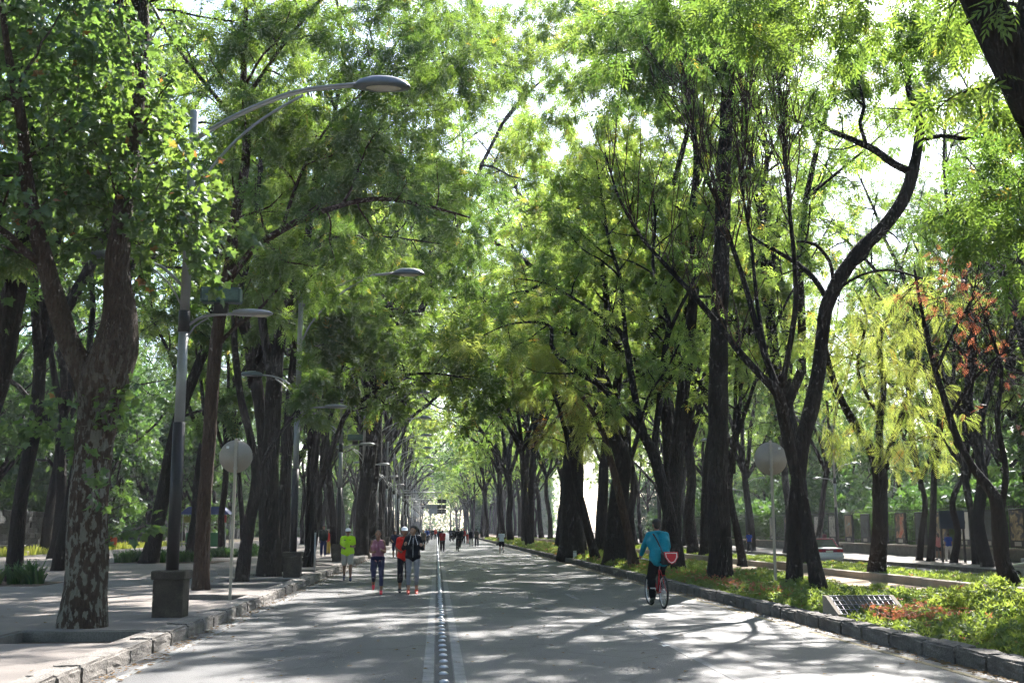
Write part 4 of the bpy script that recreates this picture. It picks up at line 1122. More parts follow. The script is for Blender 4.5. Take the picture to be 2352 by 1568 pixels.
    if box:
        fl = empty('floodlight', (0, 0, 0)); fl.parent = e
        b = MB(); b.bbox(.28, .96, -.16, .10, 5.26, 5.52, .02); fb = b.build('floodlight_box', GREENBOX, fl)
        fb.parent = e; fb.name = 'floodlight'
        MB().box(.315, .925, -.166, -.158, 5.30, 5.485).build('floodlight_glass', GREENGL, fb)
        MB().box(.5, .74, -.05, .04, 5.085, 5.262).build('bracket', BLACK, fb)
        bpy.data.objects.remove(fl)
        fb.rotation_euler = (0, 0, 0)
    return e
LX = -4.37
lp1 = lamp_post((LX, 19.4, PZ), 'nearest street lamp, tall double arm pole on a stone pedestal beside the plane tree', True, 'street lamps along the left kerb')
lp2 = lamp_post((LX + .1, 34.6, PZ), 'second street lamp, its pedestal among the dark trunks', False, 'street lamps along the left kerb')
def lamp_copy(src, y, label):
    c = copytree(src); c.location = (LX + .12, y, PZ); c['label'] = label
lamp_copy(lp1, 50.2, 'third street lamp, green floodlight box on its lower arm, behind the yellow shirted jogger')
lamp_copy(lp2, 66.0, 'fourth street lamp, its pale pedestal behind the woman in the tank top')
for k in range(14):
    lamp_copy(lp2, 81.5 + 15.5 * k, 'hazy street lamp of the left kerb, %s one beyond the fourth' % ORD[k])
# side road lamps, seen between the trunks
for (x, y, lab) in ((26.4, 74.0, 'street lamp on the far pavement right of the white taxi'), (26.4, 96.0, 'street lamp on the far pavement seen left of the crossing trunks')):
    c = copytree(lp2); c.location = (x, y, -.2); c.rotation_euler = (0, 0, math.pi); c['label'] = lab; c['group'] = 'street lamps of the far pavement'

SIGNB = plain('sign_back', (0.30, 0.27, 0.225), .55, .1, noise=.12, nscale=4)
POSTM = plain('sign_post_paint', (0.36, 0.33, 0.27), .5, .1, noise=.12, nscale=6)
STICK = plain('white_sticker', (0.7, 0.7, 0.68), .5)
def round_sign(loc, zc, r, label, tilt=0.0, sticker=(.5, .55)):
    e = empty('round_sign', loc, 0, label, 'sign', 'round road signs seen from behind')
    MB().bbox(-.03, .03, -.02, .02, -.15, zc + r + .03 - loc[2], .006).build('post', POSTM, e)
    d = MB(); d.lathe([(r, .022), (r, .030), (.002, .031)][:2], 40, (0, 0, zc - loc[2]), 'y')
    disc = d.build('sign_disc', SIGNB, e, True)
    sx, sz = sticker[0] * r, zc - loc[2] + sticker[1] * r
    MB().box(sx - .028, sx + .028, .0165, .0205, sz - .026, sz + .026).build('sticker', STICK, disc)
    MB().box(-.05, .05, .0205, .0222, zc - loc[2] - .28, zc - loc[2] - .22).build('clamp', POSTM, e)
    MB().box(-.05, .05, .0205, .0222, zc - loc[2] + .22, zc - loc[2] + .28).build('clamp', POSTM, e)
    for bx_ in (-.032, .032):
        for bz in (-.25, .25):
            MB().lathe([(.009, 0), (.009, .008)], 8, (bx_, .0124, zc - loc[2] + bz), 'y').build('bolt', GALV, disc)
    return e
round_sign((-4.225, 24.06, PZ), 3.09, .345, 'round sign on a thin tan post seen from behind, beside the brown left trunk', sticker=(-.5, .55))
round_sign((7.69, 25.69, .12), 3.19, .385, 'round sign on a tan post seen from behind, in the bed by the crossing trunks', sticker=(.55, .62))
e = empty('short_post', (-3.97, 37.9, PZ), 0, 'thin dark post at the left kerb right of the second lamp pedestal', 'post')
MB().lathe([(.03, -.1), (.03, 1.3)], 10).build('post', GALV, e, True); MB().lathe([(.036, 1.3), (.036, 1.36), (.01, 1.38)], 10).build('cap', BLACK, e, True)

# overhead direction boards far down the avenue
OVB = plain('overhead_board_back', (0.05, 0.055, 0.06), .5, .2)
OVE = plain('overhead_board_edge', (0.45, 0.46, 0.47), .4, .4)
OVL = plain('hazed_board_back', (0.30, 0.32, 0.34), .5, .2)  # paler copy for the far boards: lightening by haze put into the colour
def overhead(x, y, zs, w, h, label, reach):
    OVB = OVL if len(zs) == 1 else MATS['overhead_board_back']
    e = empty('overhead_sign', (x - reach, y, .1), 0, label, 'sign')
    m = MB(); m.lathe([(.12, -.1), (.10, zs[0] + 1.2)], 10); m.build('mast', GALV, e, True)
    m = MB(); m.tube([(0, 0, zs[0] + .9), (reach * .5, 0, zs[0] + 1.0), (reach, 0, zs[0] + 1.0)], .07, 8); m.build('arm', GALV, e, True)
    for z in zs:
        b = MB(); b.bbox(reach - w / 2, reach + w / 2, .08, .12, z - h / 2, z + h / 2, .015); bd = b.build('board', OVB, e)
        f = MB()
        f.box(reach - w / 2 - .03, reach + w / 2 + .03, .055, .078, z - .02, z + .02); f.box(reach - .03, reach + .03, .052, .0545, z - h / 2, z + h / 2)
        f.build('stiffener', OVE, bd)
    m = MB(); m.box(reach - .04, reach + .04, .0, .05, zs[-1] - h / 2, zs[0] + 1.0); m.build('hanger', OVE, e)
overhead(.55, 130, (4.55, 3.95, 3.4), 1.0, .44, 'three stacked dark direction boards hanging over the avenue', 5.2)
overhead(-.75, 165, (4.6,), 1.9, .6, 'single hazy board on an arm over the left lane', 4.0)
overhead(.0, 230, (4.9,), 3.4, 1.0, 'widest pale hazy board far over the avenue', 5.0)

# ventilation boxes in the bed
GRATE = plain('grate_metal', (0.14, 0.14, 0.16), .4, .6, noise=.2)
DARK = plain('hollow_shade_black', (0.012, 0.012, 0.014), .8)  # near-black colour paints in the shade down inside the vents
def vent_box(loc, rz, w, d, h, label, slope):
    e = empty('vent_box', loc, rz, label, 'vent box', 'ventilation boxes in the bed')
    h2 = h * (1 - slope)
    for sx in (-1, 1):
        m = MB(); x0, x1 = sorted((sx * w / 2, sx * (w / 2 - .07)))
        m.prism([(-d / 2, -.1), (d / 2, -.1), (d / 2, h), (d / 2 - .12, h), (-d / 2, h2)], x0, x1, 'x'); m.build('side_wall', CONC, e)
    m = MB(); m.box(-w / 2 + .07, w / 2 - .07, d / 2 - .12, d / 2, -.1, h - .003); m.build('back_wall', CONC, e)
    m = MB(); m.box(-w / 2 + .07, w / 2 - .07, -d / 2 + .005, -d / 2 + .06, -.1, h2 * .55); m.build('front_wall', CONC, e)
    MB().box(-w / 2 + .08, w / 2 - .08, -d / 2 + .06, d / 2 - .12, -.1, .02).build('hollow_shade_slab', DARK, e)
    a0, a1 = np.array((-d / 2 + .03, h2 - .01)), np.array((d / 2 - .12, h - .01))
    nb = int(w / .11)
    for i in range(nb + 1):
        x = -w / 2 + .09 + (w - .18) * i / nb
        m = MB(); m.tube([(x, a0[0], a0[1]), (x, a1[0], a1[1])], .008, 5); m.build('bar', GRATE, e)
    for i in range(5):
        q = a0 + (a1 - a0) * (i / 4)
        m = MB(); m.tube([(-w / 2 + .07, q[0], q[1] + .008), (w / 2 - .07, q[0], q[1] + .008)], .009, 5); m.build('crossbar', GRATE, e)
    return e
vent_box((7.18, 18.95, .12), R(4), 1.22, .62, .36, 'concrete vent box with sloping cage grate near the kerb', .75)
vent_box((10.25, 20.9, .14), R(-8), 1.0, .9, .34, 'low concrete vent box with flat barred grate by the sand path', .08)
vent_box((9.55, 28.6, .14), R(3), .7, .5, .2, 'small vent box between the crossing trunks and the path', .3)
e = empty('white_marker', (6.66, 55.0, .12), 0, 'small white marker post at the kerb in front of the very broad trunk', 'marker')
MB().bbox(-.08, .08, -.03, .03, -.05, .42, .01).build('marker_plate', plain('marker_white', (.62, .62, .6), .6), e)
MB().box(-.085, .085, -.034, .034, .36, .385).build('marker_band', BLACK, e)
e = empty('litter', (3.16, 15.8, .006), .4, 'crumpled white scrap of paper lying on the road near the dash', 'litter')
m = MB(); m.add([(-.055, -.03, 0), (.055, -.035, .012), (.06, .03, .004), (-.05, .035, .016), (0, 0, .022)], [[(0, 1, 4), (1, 2, 4), (2, 3, 4), (3, 0, 4)]]); m.build('paper', STICK, e)

# ------------------------------------------------------------------ plants on the ground
rr = np.random.default_rng(41)
def cover(name, x0, x1, y0, y1, n, z, h, label, mat=COVER, sc=1.0, edge=None):
    x = rr.uniform(x0, x1, n); y = rr.uniform(y0, y1, n)
    lump = .55 + .45 * np.sin(x * 2.1 + y * .7) * np.sin(y * 1.3 + 1.0) + .25 * np.sin(y * 4.1) * np.sin(x * 5.3)
    hh = h * np.clip(lump, .15, 1.2) * np.minimum(1, .35 + (x - x0) / .6)
    keep = rr.uniform(0, 1, n) < np.clip(.35 + lump, .2, 1)
    x, y, hh = x[keep], y[keep], hh[keep]
    z_ = z + hh * rr.uniform(.15, 1, len(x)) ** .6
    P = np.column_stack([x, y, z_])
    D = norm(np.column_stack([rr.normal(0, 1, len(x)), rr.normal(0, 1, len(x)), rr.uniform(-.1, .5, len(x))]))
    T, f = template('cover')
    me = leaves_mesh(name, P, D, (T * sc, f), mat, rr)
    return tag(link(name, me), label, 'ground cover', None, 'stuff')
cover('ground_cover', 6.62, 10.0, 9.0, 42.0, 30000, .12, .30, 'yellow green ground cover filling the kerb side bed', sc=1.0)
cover('ground_cover', 7.9, 9.9, 12.5, 18.6, 6500, .14, .62, 'rounded yellow green shrubs mounding up at the lower right corner', sc=1.0)
cover('ground_cover', 6.62, 10.0, 42.0, 160.0, 16000, .12, .30, 'yellow green ground cover of the bed further off', sc=2.0)
cover('ground_cover', 12.55, 14.95, 14.0, 60.0, 12000, .25, .16, 'low green plants along the top of the planter', sc=1.3)
cover('ground_cover', 12.55, 14.95, 60.0, 150.0, 5000, .25, .16, 'low green plants in the planter further off', sc=2.4)
# red-topped flowers in drifts near the kerb
def flowers(name, boxes, label):
    P = []
    for x0, x1, y0, y1, n in boxes:
        c = np.column_stack([rr.uniform(x0, x1, n), rr.uniform(y0, y1, n), .30 + rr.uniform(-.06, .10, n)])
        P.append(c)
    P = np.vstack(P)
    D = norm(rr.normal(0, 1, P.shape) * np.array((1, 1, .2)))
    T, f = template('cover')
    me = leaves_mesh(name, P, D, (T * .52, f), FLOWER, rr)
    tag(link(name, me), label, 'flowers', None, 'stuff')
flowers('flowers', [(6.9, 8.2, 16.6, 18.6, 420), (8.0, 9.0, 17.8, 19.8, 180), (6.75, 7.4, 22, 34, 380), (7.4, 9, 31, 35, 160), (6.75, 7.6, 36, 80, 500)], 'dull red flower heads scattered over the kerb side bed')
# strap-leaved clumps on the left
def strap_clump(seed, n, L_, spread):
    g_ = np.random.default_rng(seed)
    V, Q, tt = [], [], []
    for i in range(n):
        a = g_.uniform(0, 6.28); r_ = g_.uniform(0, spread) ; l = L_ * g_.uniform(.6, 1.15); w = .022
        b0 = np.array((math.cos(a + 1) * r_, math.sin(a + 1) * r_, 0))
        d = np.array((math.cos(a), math.sin(a), 0)); s_ = np.array((-math.sin(a), math.cos(a), 0))
        o = len(V)
        lean_ = g_.uniform(.25, .75)
        for k in range(5):
            t_ = k / 4
            p = b0 + d * (l * lean_ * t_ ** 1.6) + np.array((0, 0, l * (t_ - .55 * lean_ * t_ ** 3)))
            ww = w * (1 - t_ ** 3) + .002
            V += [p + s_ * ww, p - s_ * ww]
        Q += [(o + 2 * k, o + 2 * k + 1, o + 2 * k + 3, o + 2 * k + 2) for k in range(4)]
        tt += [g_.uniform(0, .95)] * 10
    return np_mesh('strap_leaves', np.array(V), [np.array(Q)], STRAP, False, tt)
SCL = [strap_clump(i, 130, .62, .38) for i in range(3)]
rs = random.Random(8)
def bed(cx, cy, w, d, n, label):
    for i in range(n):
        x, y = cx + rs.uniform(-w, w), cy + rs.uniform(-d, d)
        e = empty('strap_leaf_plant', (x, y, PZ - .01), rs.uniform(0, 6), label, 'plant', 'strap leaved clumps on the left pavement')
        s = rs.uniform(.8, 1.2); e.scale = (s, s, s)
        c = link('leaves', SCL[i % 3], e); c['kind'] = 'stuff'
def island(x0, x1, y0, y1):
    return MB().box(x0, x1, y0, y1, PZ - .1, PZ + .008).build('bed_soil', SOIL, pavement)
island(-15.2, -10.0, 29.6, 32.0); bed(-12.1, 30.8, 1.6, .8, 13, 'dark strap leaved clump in the near bed at the left edge')
island(-13.6, -9.2, 48.6, 52.5); bed(-11.4, 50.6, 1.9, 1.4, 14, 'strap leaved clump around the leaning second row trunk')
island(-12.6, -9.4, 58, 61.5); bed(-10.8, 59.8, 1.3, 1.2, 9, 'strap leaved clump in the bed behind the brown trunk')
island(-12.5, -8.9, 68, 72); bed(-10.4, 70, 1.4, 1.2, 9, 'strap leaved clump in the far bed seen right of the round sign')
# grass strip of the park
ng = 9000
gx = -22.2 - rr.uniform(0, 1, ng) ** 1.5 * 6; gy = rr.uniform(45, 110, ng)
gP = np.column_stack([gx, gy, np.full(ng, .05)])
gT = np.array([(-.02, 0, 0), (.02, 0, 0), (.006, .03, .22), (-.006, .03, .22)])
gme = leaves_mesh('grass', gP, norm(np.column_stack([rr.normal(0, 1, ng), rr.normal(0, 1, ng), np.zeros(ng)])), (gT, [np.array([[0, 1, 2, 3]])]), GRASS, rr, .7, 2.2, .15)
tag(link('grass', gme), 'sunlit grass strip at the edge of the left pavement', 'grass', None, 'stuff')
# park lamp, benches, low park wall on the left
e = empty('park_lamp', (-23.4, 66.0, .05), 0, 'slim park lamp on a square concrete foot at the left edge', 'street lamp')
MB().bbox(-.5, .5, -.4, .4, -.1, .30, .03).build('foot', CONC, e)
MB().lathe([(.07, .3), (.05, 5.4)], 10).build('pole', GALV, e, True)
m = MB(); m.tube([(0, 0, 5.35), (.4, 0, 5.42), (.9, 0, 5.40)], .03, 6); m.build('arm', GALV, e, True)
MB().bbox(.7, 1.25, -.14, .14, 5.32, 5.45, .03).build('lamp_head', BLACK, e)
WOODB = plain('bench_concrete', (.33, .31, .28), .8, noise=.15)
def bench(loc, rz, label):
    e = empty('park_bench', loc, rz, label, 'bench', 'pale benches in the park')
    MB().bbox(-.9, .9, -.22, .22, .40, .50, .02).build('seat', WOODB, e)
    for x in (-.7, .7): MB().bbox(x - .1, x + .1, -.18, .18, -.05, .40, .015).build('leg', CONC_D, e)
bench((-27.5, 76, .05), .2, 'pale bench left of the plane trunk under the dark park trees')
bench((-24.5, 84, .05), .1, 'pale bench right of the plane trunk in the park shade')
bench((-17.0, 78, PZ), 0, 'pale bench seen just right of the brown trunk')
bench((-13.5, 88, PZ), 0, 'pale bench between the dark trunks behind the round sign post')
STONEW = surface('stone_wall', [(0.3, (.022, .025, .028)), (.55, (.045, .048, .05)), (.75, (.08, .08, .08))], scale=1.6, fine=12, fine_amt=.4, rough=.9, bump=.8, bdist=.05)
wl = empty('park_wall', (-31, 60, 0), 0, 'dark stone block wall closing the park behind the left trunks', 'wall')
wr = random.Random(2)
bl = [MB().bbox(-.28, .28, -.55, .55, -.2, .2, .03).mesh('stone', STONEW) for _ in range(2)]
wy = 0
MB().box(-.26, .26, -15, 126, -.1, 2.9).build('wall_core', STONEW, wl)
for cidx in range(36):
    for ridx in range(7):
        link('stone', bl[(cidx + ridx) % 2], wl, (wr.uniform(-.02, .05), 1.13 * cidx + (.55 if ridx % 2 else 0), .2 + .415 * ridx), (0, 0, wr.uniform(-.02, .02)))
rest = MB()
for cidx in range(36, 110):
    for ridx in range(7):
        rest.box(-.28, .28 + wr.uniform(-.02, .04), 1.13 * cidx + (.55 if ridx % 2 else 0) - .55, 1.13 * cidx + (.55 if ridx % 2 else 0) + .53, .415 * ridx, .415 * ridx + .395)
tag(rest.build('stones_far', STONEW, wl), kind='stuff')
# blue kiosk with red box
ki = empty('kiosk', (-18.6, 94, PZ), 0, 'small vending kiosk with blue canopy and red sign, behind the brown trunk', 'kiosk')
MB().prism([(-2.0, 2.55), (2.0, 2.55), (1.3, 3.15), (-1.3, 3.15)], -1.1, 1.1, 'y').build('canopy', plain('blue_tarp', (.02, .04, .16), .6), ki)
for sx in (-1.7, 1.7):
    for sy in (-.95, .95): MB().box(sx - .04, sx + .04, sy - .04, sy + .04, -.05, 2.55).build('pole', GALV, ki)
MB().bbox(-1.5, 1.3, -.7, .7, 0, 1.1, .03).build('counter', plain('kiosk_green', (.02, .16, .05), .5), ki)
MB().bbox(1.1, 1.75, -1.1, -.96, 1.9, 2.5, .02).build('red_sign', plain('kiosk_red', (.25, .015, .015), .5), ki)
MB().bbox(-1.65, -1.1, -1.1, -.96, 1.9, 2.4, .02).build('yellow_sign', plain('kiosk_yellow', (.16, .15, .03), .5), ki)
# litter bin, orange
e = empty('waste_bin', (-22.6, 82, .05), 0, 'orange red waste bin in the park right of the plane trunk', 'bin')
MB().lathe([(.2, .25), (.24, .95), (.24, 1.0), (.2, 1.02)], 14).build('bin_body', plain('bin_orange', (.55, .09, .03), .5), e, True)
MB().lathe([(.03, -.05), (.03, .25)], 8).build('bin_stand', BLACK, e, True)

# ------------------------------------------------------------------ poster fence beyond the side road
fw = empty('fence_wall', (31.2, 40, FARZ), 0, 'low dark stone wall carrying the poster fence beyond the side road', 'wall')
MB().box(-.25, .25, -26, 120, -.2, .62).build('wall_body', CONC_D, fw)
MB().bbox(-.32, .30, -26, 120, .62, .72, .02).build('coping', CONC, fw)
ff = empty('railing_fence', (31.25, 40, FARZ + .72), 0, 'tall black railing standing on the low wall behind the posters', 'fence')
rail = MB().box(-.012, .012, -.012, .012, -.02, 2.5).mesh('railing_bar', BLACK)
for k in range(300): link('railing_bar', rail, ff, (.12, -24 + k * .26, 0))
rest = MB()
for k in range(300, 540): rest.box(.108, .132, -24 + k * .26 - .012, -24 + k * .26 + .012, -.02, 2.5)
tag(rest.build('railing_bars_far', BLACK, ff), kind='stuff')
for z in (.25, 2.25): MB().box(.095, .107, -26, 118, z - .025, z + .025).build('rail', BLACK, ff)
PFRAME = plain('poster_frame', (.02, .022, .026), .5)
def printmat(name, cols, sc, seed):
    m, nt, N, L, P = newmat(name)
    tc = N.new('ShaderNodeTexCoord'); mp = N.new('ShaderNodeMapping'); mp.inputs['Location'].default_value = (seed * 3.1, seed * 1.7, seed)
    L.new(tc.outputs['Object'], mp.inputs['Vector'])
    nz = N.new('ShaderNodeTexNoise'); nz.inputs['Scale'].default_value = sc; nz.inputs['Detail'].default_value = 3; nz.inputs['Distortion'].default_value = 1.2
    L.new(mp.outputs[0], nz.inputs['Vector'])
    r = ramp_node(N, [(.30 + .4 * i / (len(cols) - 1), c) for i, c in enumerate(cols)])
    L.new(nz.outputs['Fac'], r.inputs['Fac']); L.new(r.outputs['Color'], P.inputs['Base Color'])
    P.inputs['Roughness'].default_value = .35
    return m
PR = [printmat('print_portrait', [(.03, .03, .035), (.10, .07, .05), (.45, .25, .16), (.5, .1, .06)], 1.6, 1), printmat('print_rock', [(.05, .07, .09), (.22, .13, .07), (.3, .2, .12), (.25, .4, .45)], 1.3, 2),
      printmat('print_crowd', [(.06, .06, .07), (.25, .22, .2), (.5, .47, .44), (.2, .15, .1)], 4.0, 3), printmat('print_dark', [(.012, .014, .02), (.03, .04, .06), (.1, .12, .12)], 1.5, 4),
      printmat('print_figure', [(.015, .018, .025), (.03, .03, .05), (.3, .22, .12), (.55, .42, .25)], 2.0, 5), printmat('print_haze', [(.08, .09, .1), (.16, .15, .14), (.3, .24, .2)], 1.0, 6)]
WHITEP = plain('poster_white', (.66, .64, .60), .5)
plabs = ['dark framed poster {}']
def poster(y, pi, label, tail=False):
    e = empty('framed_poster', (30.9, y, FARZ + .78), 0, label, 'poster', 'framed posters along the fence')
    MB().bbox(-.04, .06, -.86, .86, .0, 2.05, .02).build('frame', PFRAME, e)
    pic = MB().box(-.055, -.041, -.66, .66, .38, 1.95)
    p_ = pic.build('print', WHITEP if tail else PR[pi], e)
    MB().box(-.054, -.0405, -.35, .35, .08, .30).build('caption_plate', plain('caption', (.4, .38, .34), .5), e)
    if tail:
        o = [(-.42, 1.28), (-.30, 1.36), (-.1, 1.30), (.16, 1.38), (.24, 1.50), (.30, 1.36), (.24, 1.16), (.2, 1.02), (.12, 1.14), (-.12, 1.20)]
        MB().prism([(-u, v) for u, v in o], -.060, -.0555, 'x').build('tail_print', plain('print_ink', (.03, .035, .045), .5), p_)
        MB().box(-.060, -.0555, .48, .53, .42, 1.3).build('spine_print', MATS['print_ink'], p_)
plist = [(55.5, 3, 'dim dark poster at the right edge, half behind the edge trunk'), (59.0, 4, 'poster with a warm glowing figure, left of the right edge trunk'), (62.3, 3, 'dark poster behind the blue person'), (65.2, -1, 'white poster with a dark whale tail shape, beside the person in pink'),
         (68.2, 4, 'poster with a pale figure on dark directly above the person in pink'), (71.2, 3, 'dark poster between the two slim trunks'), (74.4, 0, 'poster with a reddish portrait right of the Y shaped trunk'), (77.5, 1, 'poster with a brown rock and blue strip behind the Y shaped trunk'),
         (80.7, 3, 'dark greenish poster left of the Y shaped trunk'), (84, 1, 'narrow brown poster behind a lamp right of the taxi'), (87.5, 2, 'pale crowded poster right above the taxi'), (91, 2, 'pale poster with dark figures above the taxi roof'), (95, 5, 'grey poster behind the taxi'), (99, 0, 'reddish poster beyond the taxi'), (103.5, 5, 'farthest hazy poster of the fence')]
for y, pi, lab in plist: poster(y, pi, lab, pi < 0)
# dark kiosk panel on the far pavement
e = empty('information_panel', (27.9, 60.3, FARZ), 0, 'tall dark information panel between two trunks on the far pavement', 'panel')
MB().bbox(-.7, .7, -.09, .09, 1.75, 2.75, .03).build('board', plain('panel_blue', (.018, .03, .05), .4), e)
for x in (-.62, .62): MB().box(x - .05, x + .05, -.05, .05, -.05, 1.76).build('leg', BLACK, e)

# fallen leaves along the kerbs and on the pavement
LITTER = leafmat('fallen_leaf', (.10, .05, .02), (.24, .15, .05), (.2, .1, .03), (.3, .2, .06), tfac=.2, rough=.7)
nl = 3600
side_ = rr.uniform(0, 1, nl)
lx = np.where(side_ < .32, XL + np.abs(rr.normal(0, .16, nl)) + .03, np.where(side_ < .75, XR - np.abs(rr.normal(0, .16, nl)) - .03, rr.uniform(-8, 5.8, nl)))
ly = 9 + rr.uniform(0, 1, nl) ** 1.4 * 60
lz = np.where(lx < XL - .32, PZ + .008, np.where(lx < XL, .22, .010))
keep = ~((lx < -4.1) & (lx > -5.95)) & ~((lx < XL) & (lx > XL - .4))
lP = np.column_stack([lx, ly, lz])[keep]
lT = np.array([(0, 0, 0), (.035, .022, .010), (.085, 0, .004), (.035, -.022, .012)])
lme = leaves_mesh('fallen_leaves', lP, norm(np.column_stack([rr.normal(0, 1, len(lP)), rr.normal(0, 1, len(lP)), np.zeros(len(lP))])), (lT, [np.array([[0, 1, 2, 3]])]), LITTER, rr, .5, 1.1, .05)
tag(link('fallen_leaves', lme), 'dry fallen leaves scattered along the kerbs and pavement', 'leaves', None, 'stuff')
# ------------------------------------------------------------------ people
TMP = bpy.data.scenes.new('tmp')   # evaluates the body meshes away from the big scene; removed below
def cap(m, p0, r0, p1, r1, k=12):
    p0, p1 = np.array(p0, float), np.array(p1, float)
    d = p1 - p0; L_ = np.linalg.norm(d) + 1e-6; d = d / L_
    pts, rad = [], []
    for a in (80, 50, 20): pts.append(p0 - d * r0 * math.sin(R(a))); rad.append(r0 * math.cos(R(a)))
    for t_ in (0, .33, .67, 1): pts.append(p0 + d * L_ * t_); rad.append(r0 + (r1 - r0) * t_)
    for a in (20, 50, 80): pts.append(p1 + d * r1 * math.sin(R(a))); rad.append(r1 * math.cos(R(a)))
    m.tube(pts, rad, k)
def remesh(m, name, mat, voxel, smooth=5):
    me = m.mesh(name + '_raw', None, True)
    o = bpy.data.objects.new('tmp', me); TMP.collection.objects.link(o)
    md = o.modifiers.new('r', 'REMESH'); md.mode = 'VOXEL'; md.voxel_size = voxel; md.use_smooth_shade = True
    sm = o.modifiers.new('s', 'SMOOTH'); sm.factor = .5; sm.iterations = smooth
    vl = TMP.view_layers[0]; vl.update(); dg = vl.depsgraph
    out = bpy.data.meshes.new_from_object(o.evaluated_get(dg))
    bpy.data.objects.remove(o); bpy.data.meshes.remove(me)
    out.name = name
    out.materials.clear(); out.materials.append(mat)
    for p in out.polygons: p.use_smooth = True
    return out
SKIN = [plain('skin_tan', (.30, .16, .10), .55, spec=.35, noise=.12), plain('skin_brown', (.22, .115, .07), .55, spec=.35, noise=.12), plain('skin_light', (.38, .22, .15), .55, spec=.35, noise=.12)]
HAIR = plain('dark_hair', (.012, .009, .007), .45, spec=.4, noise=.3, nscale=60)
CL = lambda n, c, noise=.18: plain('cloth_' + n, c, .85, spec=.15, noise=noise, nscale=14, bump=.25)
def limb2(base, l1, l2, a, b, side, c=0.0, inward=0.0):
    """base joint, lengths, swing a (forward +), bend b; returns mid and end joints (figure faces -Y)"""
    base = np.array(base, float)
    d1 = np.array((side * math.sin(c), -math.sin(a) * math.cos(c), -math.cos(a) * math.cos(c)))
    mid = base + l1 * d1
    d2 = np.array((-side * inward, -math.sin(a + b), -math.cos(a + b))); d2 /= np.linalg.norm(d2)
    return mid, mid + l2 * d2, d2
def person(loc, rz, label, h=1.65, skin=0, female=False, lean=.08, arms=((.1, 1.4), (-.3, 1.5)), legs=((.5, -.6), (-.15, -.35)), top=('tee', 'grey', (.3, .3, .3)), bottom=('shorts', 'black', (.02, .02, .025)),
           shoes=(.03, .03, .04), hair='short', cap_c=None, head_turn=0.0, voxel=.011, group='people on the avenue', arm_out=.16, inward=.35, seat=None, bulk=1.0, lift=None, socks=None):
    e = empty('person', loc, rz, label, 'person', group)
    S = h / 1.70
    sh = .150 if female else .172
    hipw = .095
    pel = np.array((0, 0, .93)); chest = np.array((0, -lean * .32, 1.24)); nk = np.array((0, -lean * .52, 1.44)); hd = np.array((0, -lean * .60 - .02, 1.585))
    J = {}
    for s_, i in ((1, 0), (-1, 1)):
        sd = np.array((s_ * sh, nk[1] + .01, 1.385))
        a, b = arms[i][:2]
        J['sh', i] = sd; J['el', i], J['wr', i], J['fd', i] = limb2(sd, .275, .245, a, b, s_, arm_out, inward)
        hp = np.array((s_ * hipw, 0, .90))
        a, b = legs[i][:2]
        J['hp', i] = hp; J['kn', i], J['an', i], J['sd', i] = limb2(hp, .42, .41, a, b, s_, legs[i][2] if len(legs[i]) > 2 else .02, 0.0)
    low = min(J['an', 0][2], J['an', 1][2])
    drop = (low - .085) if lift is None else lift
    off = np.array((0, 0, -drop))
    for k in J:
        if k[0] not in ('fd', 'sd'): J[k] = J[k] + off
    pel, chest, nk, hd = pel + off, chest + off, nk + off, hd + off
    bw = 1.0 * bulk
    def torso(m, g=0.0, z0=0.0, z1=1.0):
        w = (.085 if female else .10)
        for s_ in (-1, 1):
            if z0 <= 0: cap(m, pel + (s_ * .065, .01, -.03), .098 * bw + g, pel + (s_ * .06, 0, .14), .085 * bw + g)
            cap(m, pel + (s_ * .058, 0, .12), .085 * bw + g, chest + (s_ * w, .0, .0), .100 * bw + g)
            cap(m, chest + (s_ * w, 0, 0), .100 * bw + g, nk + (s_ * (sh - .075), 0.01, -.075), .070 * bw + g)
            if female: cap(m, chest + (s_ * .075, -.055, .03), .062 + g, chest + (s_ * .07, -.06, .0), .058 + g)
    def arm(m, i, g=0.0, t=2.0):
        s_, el, wr = J['sh', i], J['el', i], J['wr', i]
        k = .88 if female else 1.0
        t1 = min(1, t)
        cap(m, s_, .056 * k + g, s_ + (el - s_) * t1, .056 * k + (.042 - .056) * k * t1 + g)
        if t > 1: cap(m, el, .042 * k + g, el + (wr - el) * (t - 1), .042 * k + (.028 - .042) * k * (t - 1) + g)
    def leg(m, i, g=0.0, t=2.0, g2=None):
        hp, kn, an = J['hp', i], J['kn', i], J['an', i]
        g2 = g if g2 is None else g2
        t1 = min(1, t)
        cap(m, hp, .086 * bw + g, hp + (kn - hp) * t1, (.086 + (.055 - .086) * t1) * bw + g2)
        if t > 1:
            q = kn + (an - kn) * .3
            cap(m, kn, .055 + g2, q, .056 + g2)
            if t - 1 > .3: cap(m, q, .056 + g2, kn + (an - kn) * (t - 1), .056 + (.036 - .056) * ((t - 1) - .3) / .7 + g2)
    def hand(m, i):
        wr, fd = J['wr', i], J['fd', i]
        s_ = 1 if i == 0 else -1
        sidev = norm(np.cross(fd, (0, 0, 1.0)) + 1e-6); nrm = np.cross(sidev, fd)
        palm = wr + fd * .05
        cap(m, wr, .026, palm + fd * .03, .034)
        for f in range(4):
            b0 = palm + fd * .035 + sidev * (f - 1.5) * .019
            l1 = (.036, .042, .040, .031)[f]
            k1 = b0 + fd * l1 * .8 + nrm * l1 * .45 * 1; k2 = k1 - fd * l1 * .1 + nrm * l1 * .75
            cap(m, b0, .0095, k1, .0088, 6); cap(m, k1, .0088, k2, .0078, 6)
        th = palm - sidev * s_ * .03
        cap(m, wr + fd * .03 - sidev * s_ * .02, .012, th + fd * .015 + nrm * .03 - sidev * s_ * .012, .0095, 6)
    body = MB()
    torso(body)
    cap(body, nk + (0, .012, -.03), .052, hd + (0, .015, -.06), .048)
